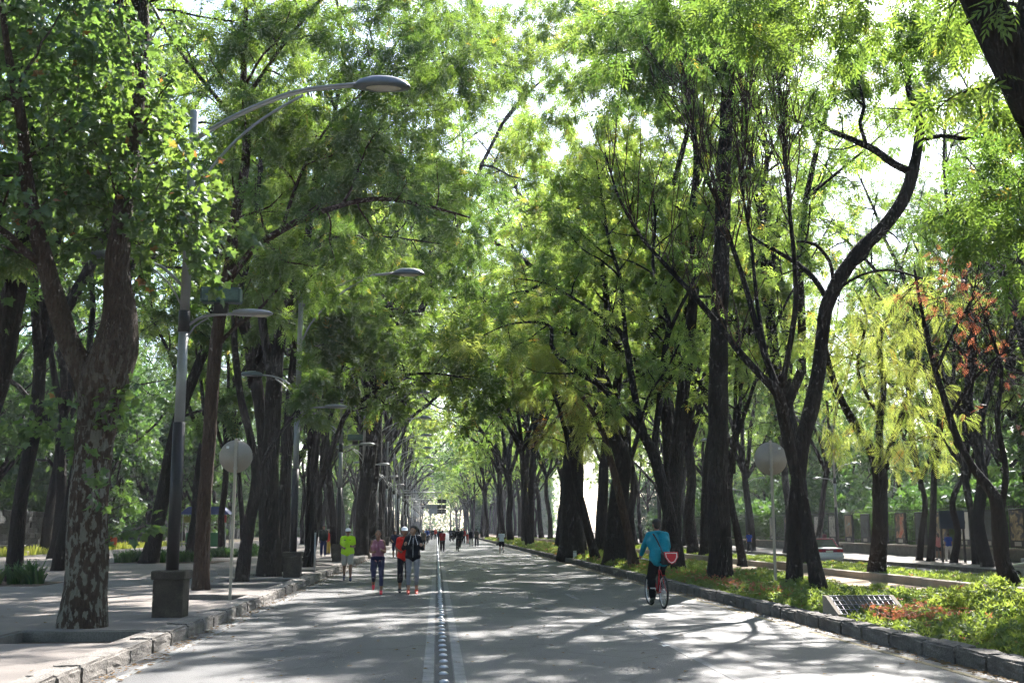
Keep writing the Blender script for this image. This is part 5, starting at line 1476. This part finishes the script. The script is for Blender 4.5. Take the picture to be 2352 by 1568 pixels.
    for i in (0, 1):
        arm(body, i); leg(body, i); hand(body, i)
        cap(body, J['an', i], .036, J['an', i] + (0, 0, -.03), .036)
    # head
    ct, st_ = math.cos(head_turn), math.sin(head_turn)
    def H(x, y, z): return hd + np.array((x * ct - y * st_, x * st_ + y * ct, z))
    hb = MB()
    body.ell(H(0, .012, .02), .076, .095, .105, 16, 12)
    cap(body, H(0, -.045, -.06), .045, H(0, -.02, -.02), .062)
    cap(body, H(0, -.088, .0), .011, H(0, -.104, -.022), .014, 8)
    cap(body, H(-.02, -.078, -.05), .010, H(.02, -.078, -.05), .010, 6)
    for s_ in (-1, 1): cap(body, H(s_ * .078, .01, .015), .014, H(s_ * .080, .012, -.018), .011, 6)
    bo = link('body', remesh(body, 'body', SKIN[skin], voxel), e)
    if voxel < .014:
        for s_ in (-1, 1):
            q = MB(); q.ell(H(s_ * .030, -.080, .012), .013, .010, .008, 8, 6); q.build('eye', plain('eye_dark', (.02, .015, .012), .3), e, True)
        q = MB(); q.ell(H(0, -.086, -.048), .022, .006, .006, 8, 5); q.build('mouth', plain('lip', (.24, .08, .06), .5), e, True)
    # hair / cap
    q = MB()
    q.ell(H(0, .03, .05), .084, .090, .082, 14, 10)
    if hair in ('tail', 'long', 'short') and not cap_c: q.ell(H(0, .022, .045), .086, .098, .088, 14, 10)
    q.ell(H(0, .055, .0), .078, .062, .080, 12, 8)
    if hair == 'tail':
        cap(q, H(0, .105, .05), .030, H(.03, .17, .00), .034); cap(q, H(.03, .17, 0), .034, H(.06, .19, -.10), .016)
    if hair == 'swing':
        cap(q, H(0, .10, .0), .032, H(-.10, .12, -.05), .034); cap(q, H(-.10, .12, -.05), .034, H(-.17, .12, -.09), .012)
    if hair == 'long':
        cap(q, H(0, .07, -.02), .06, H(0, .09, -.16), .045)
    link('hair', remesh(q, 'hair', HAIR, max(voxel, .011), 3), e)
    if cap_c is not None:
        q = MB(); q.ell(H(0, .012, .068), .093, .106, .072, 16, 8); q.ell(H(0, .012, .055), .094, .107, .05, 16, 8)
        cm = link('cap', remesh(q, 'cap', plain('cap_%02d%02d%02d' % tuple(int(99 * v) for v in cap_c), cap_c, .7, noise=.1), max(voxel, .012), 3), e)
        q = MB(); n_ = 9
        pts = [H(.078 * math.sin(t_), -.075 - .085 * math.cos(t_), .048 - .012 * math.cos(t_)) for t_ in np.linspace(-1.35, 1.35, n_)] + [H(.085 * math.sin(t_), -.055 * math.cos(t_) - .02, .060) for t_ in np.linspace(1.2, -1.2, n_)]
        up2 = [p + np.array((0, 0, .008)) for p in pts]
        N_ = len(pts)
        q.add(pts + up2, [[(i, (i + 1) % N_, N_ + (i + 1) % N_, N_ + i) for i in range(N_)], [list(range(N_))[::-1], list(range(N_, 2 * N_))]])
        if cap_c[0] >= 0 and hair != 'helmet': q.build('cap_peak', cm.data.materials[0], cm, False)
    # clothing
    kind, cn, cc = top
    q = MB()
    if kind in ('tee', 'jacket', 'loose'):
        g = {'tee': .017, 'jacket': .024, 'loose': .03}[kind]
        torso(q, g)
        hem = {'tee': .020, 'jacket': .026, 'loose': .034}[kind]
        for s_ in (-1, 1): cap(q, pel + (s_ * .072, .005, .0), .105 * bw + hem, pel + (s_ * .068, 0, .12), .092 * bw + hem)
        for s_ in (-.5, .5): cap(q, pel + (s_ * .072, -.01, .0), .105 * bw + hem, pel + (s_ * .068, 0, .12), .092 * bw + hem)
        for i in (0, 1): arm(q, i, .016 if kind == 'tee' else .020, .62 if kind in ('tee', 'loose') else 1.93)
        cap(q, nk + (0, .008, -.035), .062, nk + (0, .004, -.005), .058)
        if kind == 'jacket': cap(q, nk + (-.05, .05, .005), .04, nk + (.05, .05, .005), .04)
    else:
        torso(q, .009)
        for s_ in (-1, 1): cap(q, chest + (s_ * .085, -.03, .06), .03, nk + (s_ * .09, .0, -.03), .018, 8)
    tp = link('top', remesh(q, 'top', CL(cn, cc), voxel), e)
    kind, cn, cc = bottom[:3]
    q = MB()
    tt = {'shorts': .78, 'leggings': 1.6, 'capri': 1.45, 'trousers': 1.93, 'bike': .72}[kind]
    g, g2 = {'shorts': (.018, .028), 'leggings': (.008, .007), 'capri': (.012, .022), 'trousers': (.018, .030), 'bike': (.010, .012)}[kind]
    for s_ in (-1, 1): cap(q, pel + (s_ * .065, .01, -.03), .098 * bw + g, pel + (s_ * .06, 0, .05), .088 * bw + g + .004)
    for i in (0, 1): leg(q, i, g, tt, g2)
    link({'shorts': 'shorts', 'bike': 'shorts'}.get(kind, 'trousers'), remesh(q, 'bottom', CL(cn, cc, .35 if len(bottom) > 3 else .18), voxel), e)
    shm = plain('shoe_%02d%02d%02d' % tuple(int(99 * v) for v in shoes), shoes, .6)
    for i in (0, 1):
        an, d2 = J['an', i], J['sd', i]
        fwd = np.array((0, d2[2], -d2[1])); fwd = fwd if fwd[1] < 0 else -fwd     # foot at a right angle to the shank, toes forward
        if i == (0 if J['an', 0][2] <= J['an', 1][2] else 1) and seat is None: fwd = np.array((0, -1.0, 0)); dn = np.array((0, 0, -1.0))
        else: dn = d2
        q = MB()
        hl = an + dn * .045 - fwd * .035
        cap(q, hl, .038, an + dn * .052 + fwd * .09, .042); cap(q, an + dn * .052 + fwd * .09, .042, an + dn * .06 + fwd * .16, .030); cap(q, an, .045, hl, .040)
        link('shoe', remesh(q, 'shoe', shm, .012, 3), e)
        if socks: pass
    e.scale = (S, S, S)
    return e, J, dict(pel=pel, chest=chest, nk=nk, hd=hd, S=S, H=H, top=tp)

TEAL = (.01, .20, .27)
# the four joggers coming towards us
b = gnd(797, 1333)
pe, J, B = person(b, R(4), 'man jogging in a fluorescent yellow t-shirt, white cap and pale shorts by the left kerb', 1.60, 1, lean=.12, arms=((.05, 1.55), (-.25, 1.6)), legs=((.32, -.30), (-.02, -.75)), top=('loose', 'fluo', (.50, .80, .03)), bottom=('shorts', 'khaki', (.42, .38, .32)), shoes=(.03, .04, .09), cap_c=(.75, .74, .74), group='joggers coming nearer', bulk=1.12)
for i, (x, z) in enumerate(((-.115, 1.33), (-.085, 1.33), (.07, 1.33))):
    MB().bbox(x - .011, x + .011, B['chest'][1] - .137, B['chest'][1] - .128, z - .02, z + .012, .002).build('chest_print', BLACK, B['top'])
q = MB(); q.bbox(-.062, .062, B['hd'][1] - .112, B['hd'][1] - .085, B['hd'][2] - .002, B['hd'][2] + .03, .006); q.build('sunglasses', BLACK, pe)
b = gnd(866, 1364)
pe, J, B = person(b, R(3), 'woman jogging in a mauve tank top, patterned dark leggings and red shoes', 1.55, 1, True, .10, ((.0, 1.75), (-.2, 1.75)), ((.15, -.10), (.10, -1.15)), ('tank', 'mauve', (.30, .13, .17)), ('leggings', 'patterned_navy', (.045, .045, .085), 1), (.70, .04, .06), 'swing', head_turn=.12, group='joggers coming nearer', bulk=1.08)
q = MB()   # jacket tied round her waist
for a in np.linspace(0, 6.283, 14, endpoint=False):
    q.ell(B['pel'] + (.155 * math.cos(a), .125 * math.sin(a), .02), .045, .04, .06, 8, 6)
cap(q, B['pel'] + (-.13, .02, -.0), .05, B['pel'] + (-.17, .02, -.32), .03); cap(q, B['pel'] + (.0, -.12, .0), .03, B['pel'] + (.03, -.14, -.2), .022)
link('tied_jacket', remesh(q, 'tied_jacket', CL('navy', (.018, .018, .045)), .014), pe)
b = gnd(926, 1362) + np.array((0, .45, 0))
person(b, R(2), 'woman jogging in a red t-shirt, black capri trousers and white cap, half hidden', 1.62, 1, True, .10, ((.1, 1.5), (-.25, 1.6)), ((-.05, -.95), (.22, -.20)), ('tee', 'red', (.60, .03, .02)), ('capri', 'black', (.014, .014, .018)), (.03, .025, .03), 'tail', (.72, .76, .80), .1, group='joggers coming nearer')
b = gnd(947, 1363)
pe, J, B = person(b, R(2), 'woman jogging in a black zipped hoodie and grey leggings, head turned, hair tied', 1.66, 2, True, .08, ((-.1, 1.95), (.0, 1.95)), ((.12, -.30), (.20, -.22)), ('jacket', 'black', (.012, .012, .015)), ('leggings', 'grey_pattern', (.22, .22, .24), 1), (.80, .10, .06), 'tail', None, -.75, group='joggers coming nearer', arm_out=.34, inward=.15)
c_ = B['chest']
q = MB(); q.tube([c_ + (0, -.130, .16), c_ + (0, -.150, .0), B['pel'] + (0, -.128, .10), B['pel'] + (0, -.128, -.02)], .006, 6); q.build('zip', plain('zip_silver', (.6, .6, .62), .4, .4), B['top'])
for s_ in (-1, 1):
    q = MB(); q.tube(catmull([c_ + (s_ * .05, -.08, .24), c_ + (s_ * .07, -.12, .14), c_ + (s_ * .10, -.155, .05), c_ + (s_ * .12, -.17, -.02)], .03), .0055, 6); q.build('drawstring', plain('string_white', (.75, .75, .75), .6), B['top'])

# others further down the avenue
V2 = .02
def far_person(px_, py_, rz, label, z=0.0, **kw):
    b = gnd(px_, py_, z)
    kw.setdefault('voxel', V2)
    return person(b, rz, label, **kw)
WALK = dict(legs=((.28, -.12), (-.25, -.2)), arms=((.15, .25), (-.15, .25)), inward=.05, arm_out=.10, lean=.02)
STAND = dict(legs=((.03, -.03), (-.03, -.03)), arms=((.05, .2), (-.05, .15)), inward=.05, arm_out=.10, lean=.0)
far_person(907, 1282, 0, 'jogger in navy t-shirt and navy shorts behind the tank top woman', h=1.52, top=('tee', 'navy_blue', (.025, .03, .07)), bottom=('shorts', 'navy_blue', (.025, .03, .07)), shoes=(.4, .35, .3), voxel=.016)
far_person(742, 1277, .15, 'person in a dark zipped jacket and blue jeans standing on the pavement', PZ, h=1.58, top=('jacket', 'black_green', (.012, .02, .02)), bottom=('trousers', 'denim', (.02, .03, .09)), voxel=.016, **STAND)
far_person(753, 1272, -.4, 'child in a red top and yellow trousers behind the dark jacket', PZ, h=1.36, top=('tee', 'scarlet', (.45, .04, .03)), bottom=('trousers', 'mustard', (.42, .30, .06)), **STAND)
far_person(972, 1263, 0, 'walker in a grey top just right of the hoodie woman', h=1.5, top=('tee', 'olive_grey', (.14, .12, .10)), bottom=('shorts', 'dark', (.03, .03, .035)), **WALK)
far_person(1016, 1266, math.pi, 'man in a red shirt and dark trousers walking away along the centre line', h=1.50, top=('tee', 'brick_red', (.36, .03, .03)), bottom=('trousers', 'brownish', (.05, .03, .03)), voxel=.016, bulk=1.15, legs=((.3, -.15), (-.25, -.3)), arms=((.2, .7), (-.3, .8)), inward=.1, lean=.04)
far_person(1009, 1252, 0, 'walker in dark clothes left of the red shirted man', h=1.55, top=('jacket', 'slate', (.04, .045, .06)), bottom=('trousers', 'dark', (.03, .03, .035)), **WALK)
far_person(1152, 1271, math.pi, 'jogger in a white t-shirt and black shorts running away by the right kerb', h=1.50, skin=1, top=('tee', 'white', (.62, .66, .72)), bottom=('shorts', 'black', (.014, .014, .018)), voxel=.016, legs=((.35, -.3), (-.1, -.9)), arms=((.2, 1.2), (-.3, 1.3)))
far_person(1082, 1254, math.pi, 'walker all in black ahead of the seated pair', h=1.55, top=('jacket', 'black', (.012, .012, .015)), bottom=('leggings', 'black_tight', (.014, .014, .018)), hair='long', **WALK)
far_person(1095, 1254, math.pi, 'walker in a grey brown top and black trousers beside the seated pair', h=1.6, top=('tee', 'olive_grey', (.14, .12, .10)), bottom=('trousers', 'black_tight', (.014, .014, .018)), **WALK)
far_person(1000, 1239, math.pi, 'distant walker in a bright red top left of the centre line', h=1.65, top=('jacket', 'scarlet', (.45, .04, .03)), bottom=('trousers', 'dark', (.03, .03, .035)), bulk=1.2, **WALK)
far_person(993, 1240, 0, 'distant dark walker beside the one in bright red', h=1.6, top=('jacket', 'slate', (.04, .045, .06)), bottom=('trousers', 'dark', (.03, .03, .035)), **WALK)
far_person(1065, 1247, math.pi, 'distant person in a red cap and red top among the cyclists', h=1.55, top=('jacket', 'scarlet', (.45, .04, .03)), bottom=('trousers', 'dark', (.03, .03, .035)), cap_c=(.5, .05, .05), **STAND)
far_person(1074, 1249, math.pi, 'small child in red beside the distant cyclists', h=1.15, top=('tee', 'scarlet', (.45, .04, .03)), bottom=('trousers', 'scarlet', (.45, .04, .03)), cap_c=(.6, .6, .6), **STAND)
for k, (xx, yy_, cc, cn) in enumerate(((984, 1241, (.05, .05, .06), 'slate'), (988, 1239, (.2, .15, .12), 'umber'))):
    far_person(xx, yy_, 0, ('distant walker in dark grey at the left end of the far crowd', 'distant walker in brown in the far crowd')[k], h=1.6, top=('jacket', cn, cc), bottom=('trousers', 'dark', (.03, .03, .035)), **WALK)
# seated pair on the kerb
for k, (xx, lab, cn, cc) in enumerate(((1109, 'person in pink sitting on the right kerb far ahead', 'pink', (.5, .2, .2)), (1116, 'person in dark brown sitting on the right kerb far ahead', 'umber', (.08, .05, .04)))):
    b = gnd(xx, 1252)
    person((XR - .05, b[1] + k * .9, -.02), R(-60 + 20 * k), lab, 1.6, k, True, .25, ((.6, .6), (.5, .7)), ((1.35, -1.0), (1.2, -1.1)), ('tee', cn, cc), ('trousers', 'dark', (.03, .03, .035)), (.5, .5, .5), 'short', None, 0, V2, 'people on the avenue', .12, .1, True, 1.0, .58)
# far pavement
b = gnd(2157, 1285, FARZ)
person(b, R(200), 'person in a pink top and black shorts looking at the posters', 1.5, 1, True, .0, ((.2, 1.2), (.2, 1.2)), ((.1, -.05), (-.12, -.1)), ('loose', 'pink', (.5, .2, .2)), ('bike', 'black', (.014, .014, .018)), (.04, .04, .05), 'long', None, 0, .016, 'people on the far pavement', .12, .3)
for xx, yy_, lab, cn, cc, bn, bc in ((2181, 1287, 'person in blue half hidden by a trunk on the far pavement', 'royal', (.02, .06, .30), 'pale', (.45, .45, .45)), (1722, 1268, 'person in blue with a rucksack on the hazy far pavement', 'royal', (.02, .06, .30), 'dark', (.03, .03, .035)),
                                 (1858, 1266, 'person in a red top on the far pavement left of the crossing trunks', 'scarlet', (.45, .04, .03), 'denim', (.02, .03, .09)), (1845, 1265, 'person in grey beside the red top on the far pavement', 'olive_grey', (.14, .12, .10), 'denim', (.02, .03, .09)),
                                 (1902 - 8, 1264, 'person in dark red near the lamp on the far pavement', 'maroon', (.2, .03, .04), 'dark', (.03, .03, .035))):
    b = gnd(xx, yy_, FARZ)
    person(b, R(180), lab, 1.55, 0, False, top=('tee', cn, cc), bottom=('trousers', bn, bc), voxel=V2, group='people on the far pavement', **WALK)

# ------------------------------------------------------------------ bicycles
TYRE = plain('tyre_rubber', (.012, .012, .012), .8)
RIMM = plain('rim_alloy', (.5, .5, .52), .3, .8)
REDP = plain('red_frame_paint', (.45, .02, .025), .35)
DKP = plain('dark_frame_paint', (.03, .03, .035), .4)
def bicycle(loc, rz, label, paint, steer=0.0, group=None, spokes=True):
    """rides towards +Y"""
    e = empty('bicycle', loc, rz, label, 'bicycle', group)
    Rw = .335
    def wheel(y, st):
        w = empty('wheel', (0, y, Rw), st); w.parent = e
        w2 = MB(); w2.torus((0, 0, 0), Rw - .022, .022, 'x', 36, 8); ty = w2.build('tyre', TYRE, w, True)
        q = MB(); q.torus((0, 0, 0), Rw - .05, .012, 'x', 36, 6); q.build('rim', RIMM, w, True)
        q = MB(); q.lathe([(.022, -.05), (.022, .05)], 8, axis='x')
        for k in range(18 if spokes else 0):
            a = k / 18 * 6.283
            q.tube([(.03 * (1 if k % 2 else -1), .02 * math.cos(a + .6), .02 * math.sin(a + .6)), (0, (Rw - .05) * math.cos(a), (Rw - .05) * math.sin(a))], .0022, 3, False)
        tag(q.build('hub_and_spokes', RIMM, w, False), kind='stuff')
        return w
    wheel(-.52, 0); wheel(.53, steer)
    bb, st, ht, hb, ra, fa = (0, -.08, .29), (0, -.23, .76), (0, .36, .82), (0, .39, .70), (0, -.52, .335), (0, .53, .335)
    q = MB()
    for a, b_, r_ in ((bb, st, .017), (st, ht, .016), (bb, hb, .020), (ht, hb, .019)): q.tube([a, b_], r_, 8)
    for s_ in (-1, 1):
        o = np.array((s_ * .055, 0, 0))
        q.tube([np.array(bb) + o * .6, np.array(ra) + o], .010, 6); q.tube([np.array(st) + o * .4, np.array(ra) + o], .009, 6)
    q.build('frame', paint, e, True)
    q = MB()
    for s_ in (-1, 1): q.tube(catmull([np.array(hb) + (s_ * .045, 0, -.02), np.array(fa) + (s_ * .05, -.03, .12), np.array(fa) + (s_ * .05, 0, 0)], .06), .011, 6)
    q.build('fork', paint, e, True)
    q = MB(); q.tube([ht, (0, .33, .93)], .014, 8); q.tube(catmull([(-.31, .24, .985), (-.18, .31, .965), (0, .35, .94), (.18, .31, .965), (.31, .24, .985)], .05), .011, 8); q.build('handlebar', RIMM, e, True)
    for s_ in (-1, 1):
        g_ = MB(); g_.tube([(s_ * .31, .24, .985), (s_ * .36, .19, .99)], .016, 8); g_.build('grip', TYRE, e, True)
    q = MB(); q.tube([st, (0, -.27, .90)], .013, 8); q.build('seat_post', RIMM, e, True)
    q = MB(); q.ell((0, -.34, .925), .075, .09, .032, 12, 8); q.ell((0, -.22, .925), .03, .12, .025, 12, 8)
    link('saddle', remesh(q, 'saddle', TYRE, .012, 3), e)
    q = MB(); q.lathe([(.09, -.006), (.09, .006)], 20, (.05, bb[1], bb[2]), 'x'); q.build('chainring', RIMM, e, True)
    for s_ in (-1, 1):
        q = MB(); a = (0.9 if s_ > 0 else 0.9 + math.pi)
        end = np.array((s_ * .085, bb[1] + .165 * math.sin(a), bb[2] - .165 * math.cos(a)))
        q.tube([(s_ * .06, bb[1], bb[2]), end], .010, 6); q.box(end[0] + min(0, s_ * .1), end[0] + max(0, s_ * .1), end[1] - .04, end[1] + .04, end[2] - .01, end[2] + .012); q.build('crank', RIMM if s_ else RIMM, e)
    q = MB(); q.box(-.03, .03, -.575, -.56, .62, .67); q.build('rear_reflector', plain('reflector_red', (.5, .02, .02), .25), e)
    return e
def rider(bike_loc, rz, label, **kw):
    """seated on a bicycle that heads +Y when rz = 0"""
    kw.setdefault('voxel', .011)
    a = rz + math.pi
    s_ = 1.0
    # figure faces its own -Y; saddle lies at y=-.30 of the bike -> +.30 behind
    f = np.array((math.sin(-rz), math.cos(-rz), 0))
    p = np.array(bike_loc) - f * .27
    return person(p, a, label, seat=True, lean=kw.pop('lean', .55), arms=kw.pop('arms', ((.62, .28), (.62, .28))), arm_out=kw.pop('arm_out', .22), inward=kw.pop('inward', -.05),
                  legs=kw.pop('legs', ((.55, -.75, .08), (1.15, -1.05, .08))), lift=kw.pop('lift', -.055), **kw)
bk = gnd(1525, 1396); fr = gnd(1497, 1390)
bc = np.array((4.55, 23.55, 0.004)); RB = R(4)
bicycle(bc, RB, 'red bicycle ridden by the person in teal beside the right kerb', REDP, R(4), 'bicycles on the avenue')
pe, J, B = rider(bc, RB, 'cyclist in a teal jacket and dark trousers seen from behind, black helmet', h=1.72, skin=1, top=('jacket', 'teal', TEAL), bottom=('trousers', 'charcoal', (.012, .012, .014)), shoes=(.05, .06, .04), cap_c=(.012, .012, .014), hair='helmet', group='cyclists on the avenue', bulk=1.22, lean=.30, arms=((.52, .30), (.52, .30)), arm_out=.30)
# bag with strap, hanging at the rider's right hip
fwd = np.array((-math.sin(RB), math.cos(RB), 0)); rgt = np.array((math.cos(RB), math.sin(RB), 0))
bagp = bc - fwd * .44 + rgt * .15 + np.array((0, 0, .98))
e = empty('shoulder_bag', bagp, RB, scale=.86, label='red and black shoulder bag with white trim on the teal cyclist', cat='bag')
MB().bbox(-.19, .17, -.05, .06, -.13, .17, .03).build('bag_body', plain('bag_black', (.014, .014, .018), .7), e)
def shield(sc, y0, y1):
    return MB().prism([(u * sc + .0, v * sc + .03) for u, v in [(-.17, .14), (.17, .14), (.175, .02), (.11, -.09), (.02, -.145), (-.06, -.10), (-.145, .02)]], y0, y1, 'y')
fl = shield(1.0, -.072, -.051).build('bag_flap', plain('bag_red', (.55, .02, .035), .5), e); fl.location = (.03, 0, 0)
tr_ = shield(.86, -.0745, -.0725).build('flap_trim', plain('trim_white', (.72, .70, .68), .6), fl)
shield(.72, -.077, -.075).build('flap_centre', MATS['bag_red'], fl)
c_ = B['chest'] * B['S']
def rloc(p):    # rider-local -> world
    a = RB + math.pi
    x, y, z = p
    base = bc - fwd * .27
    return base + np.array((x * math.cos(a) - y * math.sin(a), x * math.sin(a) + y * math.cos(a), z))
q = MB()
sp = [bagp + np.array((-.16, -.03, .14)) - fwd * .0, rloc(c_ + np.array((.03, .165, -.06))), rloc(c_ + np.array((.10, .155, .10))), rloc(c_ + np.array((.165, .10, .235))), rloc(c_ + np.array((.16, .0, .25)))]
sp = catmull(np.array(sp), .05) - bagp
ca, sa = math.cos(-RB), math.sin(-RB)
sp = np.column_stack([sp[:, 0] * ca - sp[:, 1] * sa, sp[:, 0] * sa + sp[:, 1] * ca, sp[:, 2]])
q.tube(sp, .017, 6); q.build('strap', MATS['bag_black'], e, True)
# other cyclists
def far_cyclist(px_, py_, rz, label, blabel, col, cn, **kw):
    b = gnd(px_, py_)
    bicycle(b, rz, blabel, DKP, 0, 'bicycles on the avenue', False)
    rider(b, rz, label, h=1.55, top=('jacket', cn, col), bottom=('trousers', 'dark', (.03, .03, .035)), voxel=kw.get('voxel', V2), group='cyclists on the avenue', cap_c=kw.get('cap_c'), hair='helmet', lean=.3)
far_cyclist(1053, 1266, 0, 'cyclist in black with a pale cap riding away on the right half', 'dark bicycle under the cyclist in black', (.012, .012, .015), 'black', cap_c=(.4, .36, .32), voxel=.016)
far_cyclist(980, 1250, math.pi, 'distant cyclist in blue coming along the left lane', 'bicycle of the distant cyclist in blue', (.05, .09, .28), 'denim_blue')
far_cyclist(1035, 1243, 0, 'distant cyclist in dark blue, left one of a pair', 'bicycle of the left rider of the distant pair', (.03, .04, .07), 'ink')
far_cyclist(1042, 1243, 0, 'distant cyclist in black, right one of a pair', 'bicycle of the right rider of the distant pair', (.02, .02, .025), 'soot')
far_cyclist(1060, 1248, 0, 'distant cyclist with white helmet beside the person in the red cap', 'bicycle of the distant white helmeted cyclist', (.04, .045, .05), 'slate_dark', cap_c=(.7, .7, .7))

# ------------------------------------------------------------------ cars on the side road
GLASS = plain('car_glass', (.03, .04, .045), .06, 0, .9)
def car(loc, rz, label, lower, upper, L_=4.3, W=1.64, H=1.40, round_=False):
    """faces +Y; three-box saloon"""
    e = empty('car', loc, rz, label, 'car', 'cars on the side road')
    h = L_ / 2
    def loft(st, name, mat, parent, smooth=True):
        m = MB(); n = len(st[0][1])
        V = [(x, y, z) for y, ring in st for x, z in ring]
        Q = [(i * n + j, i * n + (j + 1) % n, (i + 1) * n + (j + 1) % n, (i + 1) * n + j) for i in range(len(st) - 1) for j in range(n)]
        m.add(V, [Q, [list(range(n))[::-1], list(range((len(st) - 1) * n, len(st) * n))]])
        return m.build(name, mat, parent, smooth)
    def ring(w, z0, z1, b=.07):
        return [(-w + b, z0), (w - b, z0), (w, z0 + b), (w + .01, (z0 + z1) / 2), (w - .015, z1 - b), (w - b - .01, z1), (-w + b + .01, z1), (-w + .015, z1 - b), (-w - .01, (z0 + z1) / 2), (-w, z0 + b)]
    w = W / 2
    loft([(-h, ring(w * .90, .36, .68)), (-h + .06, ring(w * .97, .26, .72)), (-h + .5, ring(w, .20, .72)), (h - .6, ring(w, .20, .70)), (h - .08, ring(w * .95, .26, .64)), (h, ring(w * .88, .34, .58))], 'lower_body', lower, e)
    loft([(-h + .03, ring(w * .90, .66, .86, .05)), (-h + .10, ring(w * .96, .66, .90, .05)), (-h + .9, ring(w * .985, .66, .92, .05)), (h - 1.3, ring(w * .985, .66, .90, .05)), (h - .15, ring(w * .92, .62, .76, .05)), (h - .05, ring(w * .86, .6, .70, .05))], 'upper_body', lower, e)
    cab = [(-h + .62, w * .90, .88), (-h + 1.12, w * .76, H - .03), (-h + 1.7, w * .77, H), (h - 1.9, w * .77, H - .01), (h - 1.25, w * .90, .88)]
    gl = loft([(y, [(-ww, .86), (ww, .86), (ww * (.99 if zt > .9 else 1), .87), (w * .74 if zt > .9 else ww * .98, zt), (-(w * .74) if zt > .9 else -ww * .98, zt), (-ww, .87)]) for y, ww, zt in [(-h + .60, w * .9, .875), (-h + 1.14, w * .9, H - .04), (h - 1.88, w * .9, H - .04), (h - 1.22, w * .9, .875)]], 'windows', GLASS, e, False)
    rf = MB(); rf.bbox(-w * .74, w * .74, -h + 1.10, h - 1.84, H - .05, H, .03); roof = rf.build('roof', upper, e)
    for s_ in (-1, 1):
        for (y0, z0, y1, z1) in ((-h + .60, .87, -h + 1.13, H - .03), (h - 1.22, .87, h - 1.87, H - .03)):
            q = MB(); q.tube([(s_ * w * .895, y0, z0), (s_ * w * .742, y1, z1)], .035, 6); q.build('pillar', upper, roof)
        q = MB(); q.tube([(s_ * w * .90, .0, .87), (s_ * w * .745, .02, H - .03)], .03, 6); q.build('pillar', upper, roof)
        for y in (-h + .78, h - .82):
            q = MB(); q.lathe([(.29, -.09), (.30, -.07), (.30, .07), (.29, .09)], 24, (s_ * (w - .075), y, .30), 'x'); wh = q.build('tyre', TYRE, e, True)
            q = MB(); q.lathe([(.18, -.1), (.18, .1)], 16, (s_ * (w - .068), y, .30), 'x'); q.build('hubcap', RIMM, wh, True)
        x0, x1 = sorted((s_ * w * .52, s_ * w * .93))
        q = MB(); q.bbox(x0, x1, -h - .012, -h + .09, .67, .82, .012); q.build('tail_light', plain('tail_red', (.35, .015, .02), .2, 0, .6), e)
        q = MB(); q.bbox(x0, x1, h - .1, h + .0, .52, .66, .012); q.build('headlight', plain('head_clear', (.6, .6, .62), .1, 0, .6), e)
        q = MB(); q.bbox(min(s_ * w, s_ * (w + .16)), max(s_ * w, s_ * (w + .16)), h - 1.45, h - 1.33, .88, 1.0, .02); q.build('mirror', upper, e)
    q = MB(); q.bbox(-w * .98, w * .98, -h - .06, -h + .05, .36, .52, .03); q.build('rear_bumper', lower, e)
    q = MB(); q.bbox(-w * .98, w * .98, h - .05, h + .06, .34, .50, .03); q.build('front_bumper', lower, e)
    q = MB(); q.bbox(-w * .94, w * .94, -h - .004, -h + .085, .66, .845, .01); q.build('boot_band', upper, e)
    q = MB(); q.box(-.20, .20, -h - .014, -h + .01, .63, .76); q.build('licence_plate', plain('plate', (.55, .53, .42), .5), e)
    return e
WPAINT = plain('white_car_paint', (.62, .63, .62), .25, 0, .5); MPAINT = plain('maroon_car_paint', (.24, .02, .045), .25, 0, .5); GPAINT = plain('silver_car_paint', (.30, .29, .26), .3, .4); DPAINT = plain('red_car_paint', (.4, .03, .03), .3)
tb = gnd(1890, 1296, SIDEZ)
car((tb[0] + .35, tb[1] + 2.0, SIDEZ), 0, 'white taxi with maroon roof and boot lid driving away on the side road', WPAINT, MPAINT)
cb = gnd(2352, 1345, SIDEZ)
car((19.85, 35.2, SIDEZ), 0, 'silver grey car cut off by the right edge of the picture', GPAINT, GPAINT, 4.2, 1.7, 1.5)
car((17.6, 118, SIDEZ), 0, 'distant red and white car on the side road right of the very broad trunk', WPAINT, DPAINT)

bpy.data.scenes.remove(TMP)

# ------------------------------------------------------------------ haze: pale air in one closed box
hm = bpy.data.materials.new('haze_air'); hm.use_nodes = True
hn = hm.node_tree.nodes
hn.remove(hn['Principled BSDF'])
pv = hn.new('ShaderNodeVolumePrincipled')
pv.inputs['Color'].default_value = (0.86, 0.92, 1.0, 1)
pv.inputs['Density'].default_value = HAZE_D
pv.inputs['Anisotropy'].default_value = 0.35
hm.node_tree.links.new(pv.outputs[0], hn['Material Output'].inputs['Volume'])
hz = MB().box(-720, 720, -80, 1120, -2.6, 32).build('haze', hm)
tag(hz, 'pale sunlit haze hanging in the air under the trees', 'haze', None, 'stuff')
